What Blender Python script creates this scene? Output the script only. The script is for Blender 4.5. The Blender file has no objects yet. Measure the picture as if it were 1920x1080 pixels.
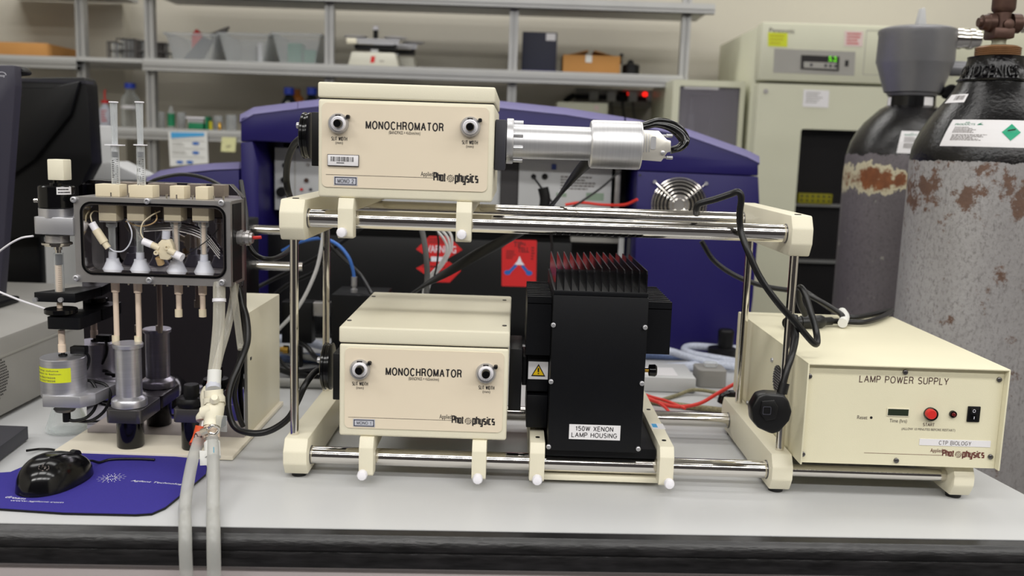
import bpy, bmesh, math, random
from mathutils import Vector, Matrix
random.seed(4)
# ------------------------------------------------------------------ camera
S = bpy.context.scene
COL = S.collection
F = 1755.0
H = 0.41281
TH = math.atan(262/1755); RO = 0.0325
fw = Vector((0, math.cos(TH), -math.sin(TH))); r0 = Vector((1, 0, 0)); u0 = Vector((0, math.sin(TH), math.cos(TH)))
rt = r0*math.cos(RO)+u0*math.sin(RO); up = -r0*math.sin(RO)+u0*math.cos(RO)
cd = bpy.data.cameras.new('camera'); cam = bpy.data.objects.new('camera', cd); COL.objects.link(cam)
cd.sensor_width = 36; cd.lens = F/1920*36; cd.clip_start = 0.05; cd.clip_end = 50
m3 = Matrix((rt, up, -fw)).transposed()
cam.matrix_world = Matrix.Translation((0, 0, H)) @ m3.to_4x4()
cd.dof.use_dof = True; cd.dof.focus_distance = 1.16; cd.dof.aperture_fstop = 4.5
S.camera = cam
# ------------------------------------------------------------------ world, lights, exposure
S.view_settings.view_transform = 'Standard'; S.view_settings.look = 'None'
S.view_settings.gamma = 1; S.view_settings.exposure = -0.93; S.view_settings.use_curve_mapping = False
W = bpy.data.worlds.new('world'); S.world = W; W.use_nodes = True
W.node_tree.nodes['Background'].inputs[0].default_value = (.8, .85, 1, 1)
W.node_tree.nodes['Background'].inputs[1].default_value = 0.3
CEIL = 1.75
def area(x, y, sx, sy, power, col=(1, .985, .955)):
    l = bpy.data.lights.new('ceiling_lamp', 'AREA'); l.shape = 'RECTANGLE'; l.size = sx; l.size_y = sy
    l.energy = power; l.color = col
    o = bpy.data.objects.new('ceiling_lamp', l); COL.objects.link(o); o.location = (x, y, CEIL-.03)
for x in (-1.55, -.15, 1.25, 2.65):
    for y, p in ((-1.3, 53), (.0, 24), (1.5, 11), (2.7, 18)):
        area(x, y, 1.15, .28, p)
# ------------------------------------------------------------------ pixel -> place helpers (the photo's rays cut by real planes)
def ray(px, py): return fw + rt*((px-960)/F) - up*((py-540)/F)
def U(px, py, Y):
    d = ray(px, py); p = d*(Y/d.y); p.z += H; return p
def UZ(px, py, z):
    d = ray(px, py); p = d*((z-H)/d.z); p.z += H; return p
def UX(px, py, X):
    d = ray(px, py); p = d*(X/d.x); p.z += H; return p
def sc(px, py, Y):
    p = U(px, py, Y); p.z -= H; return p.dot(fw)/F
# ------------------------------------------------------------------ materials
def lin(c): return tuple(((v/255)/12.92 if v/255 <= .04045 else ((v/255+.055)/1.055)**2.4) for v in c)+(1,)
def mat(name, c, rough=.5, metal=0, var=.04, scale=8, bump=0, bscale=60, spec=.5, coat=0, trans=0, alpha=1, emit=0, ior=1.45, aniso=0, stretch=None):
    m = bpy.data.materials.new(name); m.use_nodes = True; nt = m.node_tree; b = nt.nodes['Principled BSDF']
    L = lin(c)
    tc = nt.nodes.new('ShaderNodeTexCoord')
    src = tc.outputs['Object']
    if stretch:
        mp = nt.nodes.new('ShaderNodeMapping'); mp.inputs['Scale'].default_value = stretch; nt.links.new(src, mp.inputs[0]); src = mp.outputs[0]
    if var:
        n = nt.nodes.new('ShaderNodeTexNoise'); n.inputs['Scale'].default_value = scale; n.inputs['Detail'].default_value = 3
        nt.links.new(src, n.inputs['Vector'])
        r = nt.nodes.new('ShaderNodeMapRange'); r.inputs['From Min'].default_value = .3; r.inputs['From Max'].default_value = .7
        r.inputs['To Min'].default_value = 1-var; r.inputs['To Max'].default_value = 1+var
        nt.links.new(n.outputs['Fac'], r.inputs['Value'])
        mx = nt.nodes.new('ShaderNodeVectorMath'); mx.operation = 'SCALE'; mx.inputs[0].default_value = L[:3]
        nt.links.new(r.outputs[0], mx.inputs['Scale']); nt.links.new(mx.outputs[0], b.inputs['Base Color'])
    else: b.inputs['Base Color'].default_value = L
    if bump:
        n2 = nt.nodes.new('ShaderNodeTexNoise'); n2.inputs['Scale'].default_value = bscale; n2.inputs['Detail'].default_value = 4
        nt.links.new(src, n2.inputs['Vector']); bp = nt.nodes.new('ShaderNodeBump'); bp.inputs['Strength'].default_value = bump
        bp.inputs['Distance'].default_value = .001; nt.links.new(n2.outputs['Fac'], bp.inputs['Height']); nt.links.new(bp.outputs[0], b.inputs['Normal'])
    b.inputs['Roughness'].default_value = rough; b.inputs['Metallic'].default_value = metal; b.inputs['Specular IOR Level'].default_value = spec
    b.inputs['Coat Weight'].default_value = coat; b.inputs['Coat Roughness'].default_value = .08
    b.inputs['Transmission Weight'].default_value = trans; b.inputs['IOR'].default_value = ior; b.inputs['Alpha'].default_value = alpha
    if emit: b.inputs['Emission Color'].default_value = L; b.inputs['Emission Strength'].default_value = emit
    return m
def see(name, c, a0, a1, rough):        # thin clear plastic or glass: denser towards its rims
    m = mat(name, c, rough, var=0); nt = m.node_tree; b = nt.nodes['Principled BSDF']
    lw = nt.nodes.new('ShaderNodeLayerWeight'); lw.inputs[0].default_value = .35
    r = nt.nodes.new('ShaderNodeMapRange'); r.inputs[3].default_value = a0; r.inputs[4].default_value = a1
    nt.links.new(lw.outputs['Facing'], r.inputs[0]); nt.links.new(r.outputs[0], b.inputs['Alpha']); return m
M = dict(
 cream=mat('cream_paint', (226, 220, 198), .45, bump=.15, bscale=900, var=.02),
 creamplate=mat('beige_panel', (225, 212, 190), .4, var=.015),
 psu=mat('yellow_cream_paint', (224, 218, 190), .5, bump=.15, bscale=900, var=.02),
 base=mat('cream_base', (226, 218, 200), .5, var=.02),
 peek=mat('peek_plastic', (220, 208, 180), .45, var=.03),
 peekd=mat('tan_plastic', (176, 148, 108), .45),
 rod=mat('pale_rod', (225, 205, 185), .4),
 chrome=mat('polished_steel', (224, 220, 214), .11, 1, var=.03, scale=3),
 brushed=mat('brushed_aluminium', (214, 214, 216), .40, .85, var=.04, scale=12, stretch=(40, 1, 1)),
 brushedv=mat('brushed_aluminium_upright', (206, 206, 212), .33, .85, var=.06, scale=12, stretch=(1, 1, 40)),
 alu=mat('satin_aluminium', (186, 186, 190), .38, .7, var=.04),
 steel=mat('stainless_plate', (170, 167, 166), .34, .7, var=.12, scale=14),
 dsteel=mat('bracket_steel', (104, 102, 102), .3, .8, var=.05),
 white=mat('white_plastic', (236, 234, 240), .35, var=.01),
 label=mat('white_label', (228, 226, 228), .5, var=.01),
 greylabel=mat('grey_label', (188, 190, 200), .45, var=.01),
 black=mat('black_plastic', (11, 11, 13), .45, var=.1, spec=.35),
 gblack=mat('gloss_black', (10, 10, 12), .16, var=.05),
 anod=mat('black_anodised', (7, 8, 12), .45, var=.1, scale=30, bump=.1, bscale=1500, spec=.3),
 fin=mat('dark_fin_metal', (66, 66, 70), .2, .9, var=.1),
 dark=mat('dark_grey', (52, 52, 60), .5),
 rubber=mat('black_rubber', (17, 17, 18), .36, var=.05),
 ink=mat('black_ink', (28, 24, 26), .6, var=0),
 inkgrey=mat('grey_ink', (96, 88, 84), .6, var=0),
 inkred=mat('maroon_ink', (92, 26, 26), .6, var=0),
 inkwhite=mat('white_ink', (228, 228, 238), .6, var=0),
 inkblue=mat('blue_ink', (70, 160, 190), .6, var=0),
 inkgreen=mat('green_ink', (20, 120, 90), .6, var=0),
 navy=mat('navy_edge', (26, 26, 46), .5, var=0),
 red=mat('red_plastic', (205, 45, 42), .35),
 redcard=mat('red_card', (205, 34, 36), .5, var=.03),
 redwire=mat('red_wire', (214, 52, 40), .4),
 orange=mat('orange_tape', (222, 84, 40), .5),
 yellow=mat('yellow_label', (214, 222, 42), .5, var=.02),
 yellowp=mat('yellow_plastic', (196, 188, 30), .5),
 pad=mat('violet_cloth', (50, 42, 138), .85, var=.05, scale=300, bump=.5, bscale=1500),
 purple=mat('violet_paint', (29, 22, 88), .42, var=.03, bump=.2, bscale=500, spec=.4),
 violet_lit=mat('lit_violet_paint', (104, 99, 150), .4, var=.02),  # violet paint in a paler copy, with the overhead light painted in
 bench=mat('bench_laminate', (196, 197, 198), .38, var=.015, scale=5, bump=.05, bscale=400),
 edge=mat('black_edge_band', (26, 25, 26), .3, var=.55, scale=16, bump=.3, bscale=40, stretch=(2, 1, 10)),
 panel=mat('bench_front', (208, 198, 198), .6, var=.03, bump=.1, bscale=200),
 wall=mat('wall_paint', (193, 188, 175), .8, var=.02, scale=2),
 wallf=mat('far_wall_paint', (46, 43, 45), .9),
 ceil=mat('ceiling_paint', (205, 203, 196), .9),
 floor=mat('floor_vinyl', (95, 95, 98), .5),
 extr=mat('aluminium_extrusion', (172, 172, 171), .42, .6, var=.03),
 shelf=mat('shelf_board', (180, 180, 178), .5, .1, var=.03),
 fridge=mat('fridge_enamel', (206, 206, 184), .45, var=.01),
 grey=mat('grey_panel', (160, 158, 152), .5),
 lgrey=mat('light_grey', (196, 197, 198), .5, var=.03),
 pc=mat('grey_case', (152, 150, 146), .55, var=.03, bump=.2, bscale=700),
 card=mat('brown_cardboard', (186, 134, 74), .8, var=.06),
 navybox=mat('dark_box', (44, 46, 62), .6),
 monitor=mat('monitor_plastic', (9, 9, 11), .45, var=.05, spec=.3),
 bezel=mat('bezel_plastic', (50, 48, 62), .5, var=.04),
 glass=see('clear_glass', (225, 232, 232), 0.07, 0.75, 0.03),
 clear=see('clear_plastic', (222, 226, 228), 0.22, 0.8, 0.2),
 acryl=see('clear_acrylic', (214, 218, 218), 0.14, 0.8, 0.08),
 tube=see('clear_tubing', (214, 210, 196), 0.3, 0.9, 0.15),
 ftube=see('frosted_tubing', (186, 186, 182), .5, .97, .28),
 hose=mat('braided_hose', (196, 202, 218), .35, trans=.15, var=.15, scale=220, bump=.6, bscale=350),
 hoseb=mat('blue_braided_hose', (88, 104, 142), .35, var=.2, scale=220, bump=.6, bscale=350),
 braid=mat('braided_wire', (140, 134, 104), .5, .3, var=.35, scale=350, bump=1, bscale=400),
 valve=mat('valve_plastic', (232, 226, 204), .4, var=.02),
 cone=mat('translucent_cone', (196, 198, 208), .4, var=.02),
 gcable=mat('grey_cable', (150, 150, 148), .45, var=.02),
 dgcable=mat('dark_grey_cable', (88, 88, 88), .45, var=.02),
 wcable=mat('white_cable', (205, 205, 205), .45, var=.02),
 bcable=mat('blue_cable', (60, 110, 190), .4, var=.02),
 green=mat('green_plastic', (22, 128, 84), .5),
 greenp=mat('green_cuvette', (60, 150, 120), .5),
 blue=mat('blue_cap', (36, 62, 170), .4),
 sky=mat('poster_blue', (70, 160, 214), .5),
 paper=mat('white_paper', (222, 222, 218), .7, var=.01),
 sticky=mat('pale_yellow_note', (214, 212, 160), .7, var=.01),
 pink=mat('pink_note', (228, 206, 202), .7, var=.02),
 darkglass=mat('dark_glass', (30, 34, 34), .06, var=.0, spec=.8),
 wire=mat('grey_wire_mesh', (96, 92, 90), .5, .4),
 brass=mat('brass', (190, 150, 70), .25, 1),
 brown=mat('bronze_patina', (84, 62, 54), .42, .55, var=.15, scale=40, bump=.3, bscale=150),
 thread=mat('rusty_thread', (134, 98, 66), .5, .4, var=.15, scale=60),
 greycap=mat('silver_paint', (128, 128, 132), .36, .45, var=.06, scale=20, bump=.3, bscale=120),
 blackenam=mat('black_enamel', (14, 13, 15), .16, var=.1, bump=.9, bscale=160),
 ledred=mat('red_led', (255, 30, 20), .4, var=0, emit=4),
 ledgreen=mat('green_led', (130, 255, 40), .4, var=0, emit=.9),
 lcd=mat('lcd_screen', (44, 52, 40), .2, var=0),
 water=mat('blue_drawing', (40, 100, 180), .5, var=.02),
)
M['mirror'] = mat('black_glossy_panel', (168, 164, 172), .03, 1, var=0)
# ------------------------------------------------------------------ mesh builder
class MB:
    def __init__(s): s.v = []; s.f = []; s.m = []
    def add(s, vs, fs, mi=0):
        o = len(s.v); s.v += [Vector(v) for v in vs]; s.f += [tuple(i+o for i in f) for f in fs]; s.m += [mi]*len(fs); return s
    def addbm(s, bm, mi=0):
        bm.verts.index_update(); s.add([v.co.copy() for v in bm.verts], [[v.index for v in f.verts] for f in bm.faces], mi); bm.free(); return s
    def box(s, x0, x1, y0, y1, z0, z1, bev=0, seg=2, mi=0):
        x0, x1 = sorted((x0, x1)); y0, y1 = sorted((y0, y1)); z0, z1 = sorted((z0, z1))
        bm = bmesh.new(); bmesh.ops.create_cube(bm, size=1)
        for v in bm.verts: v.co = Vector(((v.co.x+.5)*(x1-x0)+x0, (v.co.y+.5)*(y1-y0)+y0, (v.co.z+.5)*(z1-z0)+z0))
        if bev: bmesh.ops.bevel(bm, geom=bm.edges[:], offset=bev, segments=seg, affect='EDGES', profile=.5)
        return s.addbm(bm, mi)
    def prism(s, pts, a, b, axis='y', bev=0, mi=0):   # pts in the two other axes (x,z for y; y,z for x; x,y for z)
        def P(p, t): return (p[0], t, p[1]) if axis == 'y' else ((t, p[0], p[1]) if axis == 'x' else (p[0], p[1], t))
        bm = bmesh.new(); n = len(pts)
        A = [bm.verts.new(P(p, a)) for p in pts]; B = [bm.verts.new(P(p, b)) for p in pts]
        bm.faces.new(A); bm.faces.new(B[::-1])
        for i in range(n): bm.faces.new((A[i], B[i], B[(i+1) % n], A[(i+1) % n]))
        bmesh.ops.recalc_face_normals(bm, faces=bm.faces[:])
        if bev: bmesh.ops.bevel(bm, geom=bm.edges[:], offset=bev, segments=2, affect='EDGES', profile=.5)
        return s.addbm(bm, mi)
    def lathe(s, o, ax, prof, seg=32, mi=0):          # prof: (t, r) along axis
        o = Vector(o); ax = Vector(ax).normalized(); t = Vector((0, 0, 1)) if abs(ax.z) < .9 else Vector((1, 0, 0))
        e1 = ax.cross(t).normalized(); e2 = ax.cross(e1); vs = []; fs = []
        for (h, r) in prof:
            for k in range(seg):
                a = 2*math.pi*k/seg; vs.append(o+ax*h+(e1*math.cos(a)+e2*math.sin(a))*r)
        for i in range(len(prof)-1):
            for k in range(seg):
                k2 = (k+1) % seg; fs.append((i*seg+k, i*seg+k2, (i+1)*seg+k2, (i+1)*seg+k))
        fs.append(tuple(range(seg))[::-1]); n = (len(prof)-1)*seg; fs.append(tuple(n+k for k in range(seg)))
        return s.add(vs, fs, mi)
    def cyl(s, a, b, r, r2=None, seg=24, mi=0):
        a = Vector(a); b = Vector(b); return s.lathe(a, b-a, [(0, r), ((b-a).length, r if r2 is None else r2)], seg, mi)
    def tube(s, pts, r, seg=12, sub=8, mi=0, flat=1, twist=0):
        P = [Vector(p) for p in pts]; Q = []
        if len(P) > 2 and sub > 1:
            E = [P[0]*2-P[1]]+P+[P[-1]*2-P[-2]]
            for i in range(1, len(E)-2):
                for k in range(sub):
                    t = k/sub; p0, p1, p2, p3 = E[i-1], E[i], E[i+1], E[i+2]
                    Q.append(.5*((2*p1)+(p2-p0)*t+(2*p0-5*p1+4*p2-p3)*t*t+(3*p1-p0-3*p2+p3)*t**3))
            Q.append(P[-1])
        else: Q = P
        n = len(Q); vs = []; fs = []; T = (Q[1]-Q[0]).normalized()
        e = T.cross(Vector((0, 0, 1)) if abs(T.z) < .9 else Vector((1, 0, 0))).normalized()
        for i in range(n):
            T2 = (Q[min(i+1, n-1)]-Q[max(i-1, 0)]).normalized()
            e = (e-T2*e.dot(T2)).normalized(); g = T2.cross(e)
            rr = r(i/(n-1)) if callable(r) else r; w = twist*i/(n-1)
            for k in range(seg):
                a = 2*math.pi*k/seg; c, d = math.cos(a)*rr, math.sin(a)*rr*flat
                vs.append(Q[i]+e*(c*math.cos(w)-d*math.sin(w))+g*(c*math.sin(w)+d*math.cos(w)))
        for i in range(n-1):
            for k in range(seg):
                k2 = (k+1) % seg; fs.append((i*seg+k, i*seg+k2, (i+1)*seg+k2, (i+1)*seg+k))
        fs.append(tuple(range(seg))[::-1]); fs.append(tuple((n-1)*seg+k for k in range(seg)))
        return s.add(vs, fs, mi)
    def quad(s, a, b, c, d, mi=0): return s.add([a, b, c, d], [(0, 1, 2, 3)], mi)
    def build(s, name, mats, parent=None, smooth=True, ang=38):
        if not isinstance(mats, (list, tuple)): mats = [mats]
        me = bpy.data.meshes.new(name); off = ORG.get(parent.name, Vector((0, 0, 0))) if parent else None
        if off is None:   # a thing of one mesh: origin at its base centre
            xs = [v.x for v in s.v]; ys = [v.y for v in s.v]; zs = [v.z for v in s.v]
            off = Vector(((min(xs)+max(xs))/2, (min(ys)+max(ys))/2, min(zs)))
        me.from_pydata([v-off for v in s.v], [], s.f); 
        for k in mats: me.materials.append(M[k] if isinstance(k, str) else k)
        for p, mi in zip(me.polygons, s.m): p.material_index = mi
        bm = bmesh.new(); bm.from_mesh(me); bmesh.ops.recalc_face_normals(bm, faces=bm.faces[:]); bm.to_mesh(me); bm.free()
        if smooth: me.shade_smooth(); me.set_sharp_from_angle(angle=math.radians(ang))
        o = bpy.data.objects.new(name, me); COL.objects.link(o)
        if parent: o.parent = parent
        else: o.location = off
        ORG[o.name] = off
        return o
ORG = {}
def tag(o, label, cat=None, group=None):
    o['label'] = label
    if cat: o['category'] = cat
    if group: o['group'] = group
    return o
def thing(name, label, cat, loc, group=None):
    o = bpy.data.objects.new(name, None); COL.objects.link(o); o.location = loc; o.empty_display_size = .05
    ORG[o.name] = Vector(loc); return tag(o, label, cat, group)
def struct(name, mb, m, smooth=True):
    o = mb.build(name, m, None, smooth); o['kind'] = 'structure'; return o
def dup(root, delta, label):
    r = root.copy(); COL.objects.link(r); r.location = root.location+Vector(delta); r['label'] = label
    ORG[r.name] = r.location.copy()
    for ch in list(root.children):
        c = ch.copy(); COL.objects.link(c); c.parent = r
        for g in list(ch.children):
            d = g.copy(); COL.objects.link(d); d.parent = c
    return r
# text turned into thin mesh, fitted to a rectangle
_tc = {}
def textverts(t, bold=0, spacing=1.0):
    k = (t, bold, spacing)
    if k not in _tc:
        c = bpy.data.curves.new('t', 'FONT'); c.body = t; c.size = 1; c.offset = bold; c.space_character = spacing; c.resolution_u = 3
        o = bpy.data.objects.new('t', c); COL.objects.link(o); dg = bpy.context.evaluated_depsgraph_get(); dg.update()
        me = bpy.data.meshes.new_from_object(o.evaluated_get(dg))
        vs = [(v.co.x, v.co.y) for v in me.vertices]; fs = [tuple(p.vertices) for p in me.polygons]
        bpy.data.objects.remove(o); bpy.data.meshes.remove(me); bpy.data.curves.remove(c)
        x0 = min(v[0] for v in vs); x1 = max(v[0] for v in vs); y0 = min(v[1] for v in vs); y1 = max(v[1] for v in vs)
        _tc[k] = ([((v[0]-x0)/(x1-x0), (v[1]-y0)/(y1-y0)) for v in vs], fs)
    return _tc[k]
def txt(mb, t, fn, bold=0, spacing=1.0, mi=0):       # fn maps (u,v) in 0..1 to a place
    vs, fs = textverts(t, 0, spacing); n = max(1, len(t)); q_ = -1
    for du, dv in (((0, 0),) if bold <= 0 else ((-bold*.9/n, 0), (bold*.9/n, 0), (0, bold*.5), (0, -bold*.5))):
        q_ += 1; mb.add([Vector(fn(v[0]+du, v[1]+dv))+Vector((0, -.00002*q_, .00001*q_)) for v in vs], fs, mi)
    return mb
def fr(px0, py0, px1, py1, Y):                        # fronto-parallel rectangle around the pixel box (roll taken out)
    c = U((px0+px1)/2, (py0+py1)/2, Y); k = sc((px0+px1)/2, (py0+py1)/2, Y)
    w = (px1-px0)*k/2; h = (py1-py0)*k/2; return c.x-w, c.x+w, c.z-h, c.z+h
GL = {}
def _g(ch, w, *paths): GL[ch] = (w, paths)
def _arc(cx, cy, rx, ry, a0, a1, n=14): return [(cx+rx*math.cos(math.radians(a0+(a1-a0)*i/n)), cy+ry*math.sin(math.radians(a0+(a1-a0)*i/n))) for i in range(n+1)]
_g('A', .70, [(0, 0), (.35, 1), (.70, 0)], [(.13, .36), (.57, .36)]); _g('B', .60, [(0, .5), (0, 1), (.34, 1)]+_arc(.34, .76, .22, .24, 90, -90)[1:]+[(0, .52)], [(0, .52), (.36, .52)]+_arc(.36, .26, .24, .26, 90, -90)[1:]+[(0, 0), (0, .52)])
_g('C', .70, _arc(.36, .5, .36, .5, 42, 318, 22)); _g('D', .64, [(0, 0), (0, 1), (.28, 1)]+_arc(.28, .5, .36, .5, 90, -90)[1:]+[(0, 0)]); _g('E', .54, [(.54, 1), (0, 1), (0, 0), (.54, 0)], [(0, .52), (.50, .52)])
_g('G', .72, _arc(.36, .5, .36, .5, 42, 330, 22)+[(.70, .46), (.40, .46)]); _g('H', .62, [(0, 0), (0, 1)], [(.62, 0), (.62, 1)], [(0, .52), (.62, .52)]); _g('I', .04, [(.02, 0), (.02, 1)]); _g('L', .50, [(0, 1), (0, 0), (.50, 0)])
_g('M', .74, [(0, 0), (0, 1), (.37, .04), (.74, 1), (.74, 0)]); _g('N', .62, [(0, 0), (0, 1), (.62, 0), (.62, 1)]); _g('O', .76, _arc(.38, .5, .38, .5, 0, 360, 28)); _g('P', .58, [(0, 0), (0, 1), (.32, 1)]+_arc(.32, .74, .26, .26, 90, -90)[1:]+[(0, .48)])
_g('R', .62, [(0, 0), (0, 1), (.34, 1)]+_arc(.34, .75, .25, .25, 90, -90)[1:]+[(0, .50)], [(.36, .50), (.50, .44), (.56, .12), (.62, 0)]); _g('S', .60, _arc(.30, .75, .27, .25, 35, 270, 14)+_arc(.30, .25, .29, .25, 90, -145, 14)); _g('T', .60, [(0, 1), (.60, 1)], [(.30, 1), (.30, 0)])
_g('U', .60, [(0, 1), (0, .32)]+_arc(.30, .30, .30, .30, 180, 360)[1:]+[(.60, 1)]); _g('W', .92, [(0, 1), (.24, 0), (.46, .96), (.68, 0), (.92, 1)]); _g('X', .62, [(0, 0), (.62, 1)], [(0, 1), (.62, 0)]); _g('Y', .64, [(0, 1), (.32, .42), (.64, 1)], [(.32, .42), (.32, 0)])
_g('0', .52, _arc(.26, .5, .26, .5, 0, 360, 24)); _g('1', .30, [(0, .78), (.16, .84), (.22, 1), (.22, 0)]); _g('2', .54, _arc(.27, .72, .26, .28, 165, -20, 12)+[(.40, .46), (0, 0), (.54, 0)]); _g('5', .54, [(.48, 1), (.08, 1), (.02, .52)]+_arc(.26, .32, .28, .32, 125, -150, 14)); _g(' ', .26)
_g('@P', .34, [(0, 0), (0, 1), (.34, 1), (.34, .46), (0, .46)]); _g('@h', .30, [(0, 0), (0, 1)], [(0, .72), (.30, .72), (.30, 0)]); _g('@o', .30, [(0, 0), (0, .72), (.30, .72), (.30, 0), (0, 0)]); _g('@t', .20, [(.05, .95), (.05, 0), (.20, 0)], [(-.05, .72), (.20, .72)])
_g('@p', .30, [(0, -.28), (0, .72), (.30, .72), (.30, 0), (0, 0)]); _g('@y', .30, [(0, .72), (0, 0), (.30, 0)], [(.30, .72), (.30, -.28), (.04, -.28)]); _g('@s', .28, [(.28, .72), (0, .72), (0, .38), (.28, .34), (.28, 0), (0, 0)])
_g('@i', .02, [(.01, 0), (.01, .72)], [(.01, .86), (.01, 1)]); _g('@c', .28, [(.28, .72), (0, .72), (0, 0), (.28, 0)])
def stxt(mb, t, px0, py0, px1, py1, Y, wt=.14, mi=0, gap=.30):
    a, b, c, d = fr(px0, py0, px1, py1, Y); h = d-c; W_ = sum(GL[q][0] for q in t)+gap*(len(t)-1); sx = (b-a-wt*h)/(W_); s0 = 1.0; x = 0; n_ = 0
    for q in t:
        w, paths = GL[q]; split = []
        for pth in paths:                    # sharp corners become two strokes of full width
            cur = [pth[0]]
            for i in range(1, len(pth)):
                cur.append(pth[i])
                if i < len(pth)-1:
                    d0_ = Vector((pth[i][0]-pth[i-1][0], pth[i][1]-pth[i-1][1])).normalized(); d1_ = Vector((pth[i+1][0]-pth[i][0], pth[i+1][1]-pth[i][1])).normalized()
                    if d0_.dot(d1_) < -.3: split.append(cur); cur = [pth[i]]
            split.append(cur)
        for pth in split:
            P2_ = [Vector((a+wt*h/2+(x+u)*sx, c+wt*h/2+v*(h-wt*h))) for u, v in pth]; hw = wt*h/2; n = len(P2_); L_, R_ = [], []
            closed = (P2_[0]-P2_[-1]).length < 1e-6
            for i in range(n):
                pa = P2_[i-1] if i else (P2_[-2] if closed else None); pb = P2_[i+1] if i < n-1 else (P2_[1] if closed else None)
                d0 = (P2_[i]-pa).normalized() if pa is not None else None; d1 = (pb-P2_[i]).normalized() if pb is not None else None
                d0 = d0 or d1; d1 = d1 or d0; e0 = Vector((-d0.y, d0.x)); e1 = Vector((-d1.y, d1.x)); m_ = (e0+e1); m_ = m_.normalized() if m_.length > .05 else e0
                k_ = min(1/max(.25, m_.dot(e0)), 1.5); L_.append(P2_[i]+m_*hw*k_); R_.append(P2_[i]-m_*hw*k_)
            n_ += 1; yy = Y-.000012*(n_ % 4)
            for i in range(n-1): mb.quad((L_[i].x, yy, L_[i].y), (L_[i+1].x, yy, L_[i+1].y), (R_[i+1].x, yy, R_[i+1].y), (R_[i].x, yy, R_[i].y), mi)
        x += w+gap
    return mb
def ftxt(mb, t, px0, py0, px1, py1, Y, bold=0, spacing=1.0, mi=0):
    a, b, c, d = fr(px0, py0, px1, py1, Y); return txt(mb, t, lambda u, v: (a+(b-a)*u, Y, c+(d-c)*v), bold, spacing, mi)
def fbox(mb, px0, py0, px1, py1, Y0, Y1, bev=0, mi=0):
    a, b, c, d = fr(px0, py0, px1, py1, Y0)
    if -.15 < c < .001: c = .001
    return mb.box(a, b, Y0, Y1, c, d, bev, mi=mi)
def fprism(mb, pts, Y0, Y1, bev=0, mi=0):
    return mb.prism([(U(x, y, Y0).x, U(x, y, Y0).z) for x, y in pts], Y0, Y1, 'y', bev, mi)
def vl(mb, pc, Y, prof, seg=32, mi=0):                # vertical lathe: prof (py, r_px)
    pm = sum(p[0] for p in prof)/len(prof); x = U(pc, pm, Y).x; pr = []
    for py, r in prof: pr.append((U(pc, py, Y).z, r*sc(pc, py, Y)))
    pr.sort(key=lambda q: q[0]) if False else None
    pr = pr[::-1]; z0 = pr[0][0]
    return mb.lathe((x, Y, z0), (0, 0, 1), [(z-z0, r) for z, r in pr], seg, mi)
def hl(mb, py, Y, prof, seg=32, mi=0):                # lathe along X: prof (px, r_px); py taken at first px
    p0 = U(prof[0][0], py, Y); pr = [(U(px, py+(px-prof[0][0])*RO, Y).x-p0.x, r*sc(px, py, Y)) for px, r in prof]
    return mb.lathe(p0, (1, 0, 0), pr, seg, mi)
def fl(mb, px, py, prof, Yr, seg=28, mi=0):           # lathe along -Y: prof (Y, r_px)
    c = U(px, py, Yr); k = sc(px, py, Yr); y0 = prof[0][0]
    return mb.lathe((c.x, y0, c.z), (0, -1, 0), [(y0-y, r*k) for y, r in prof], seg, mi)
def rrect(x0, x1, z0, z1, r, n=5):
    out = []
    for cx, cz, a0 in ((x1-r, z1-r, 0), (x0+r, z1-r, 90), (x0+r, z0+r, 180), (x1-r, z0+r, 270)):
        for k in range(n+1):
            a = math.radians(a0+90*k/n); out.append((cx+r*math.cos(a), cz+r*math.sin(a)))
    return out
def line_of_marks(mb, a, b, c, d, Y, n, seed=1, mi=0, fn=None):   # rows of tiny print that the photo leaves unreadable
    rnd = random.Random(seed)
    for i in range(n):
        z = d-(d-c)*(i+.5)/n; h = (d-c)/n*.22; x = a; end = a+(b-a)*rnd.uniform(.55, 1)
        while x < end:
            w = (b-a)*rnd.uniform(.03, .1); x2 = min(x+w, end)
            q = [(x, z-h), (x2, z-h), (x2, z+h), (x, z+h)]
            mb.add([(fn(*p) if fn else (p[0], Y, p[1])) for p in q], [(0, 1, 2, 3)], mi); x = x2+(b-a)*.018
# ------------------------------------------------------------------ room
FL = -.9
struct('floor', MB().box(-2.6, 3.6, -2.2, 3.5, FL-.05, FL), 'floor')
struct('ceiling', MB().box(-2.6, 3.6, -2.2, 3.5, CEIL, CEIL+.05), 'ceil')
struct('wall_back', MB().box(-2.6, 3.6, 3.4, 3.5, FL, CEIL), 'wall')
struct('wall_left', MB().box(-2.7, -2.6, -2.2, 3.5, FL, CEIL), 'wall')
struct('wall_right', MB().box(3.6, 3.7, -2.2, 3.5, FL, CEIL), 'wall')
struct('wall_front', MB().box(-2.6, 3.6, -2.3, -2.2, FL, CEIL), 'wallf')
a = U(150, 60, 3.33); b = U(231, 60, 3.33)
struct('trim_1', MB().box(a.x-.3, b.x, 3.33, 3.4, FL, CEIL), 'wall')
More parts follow.
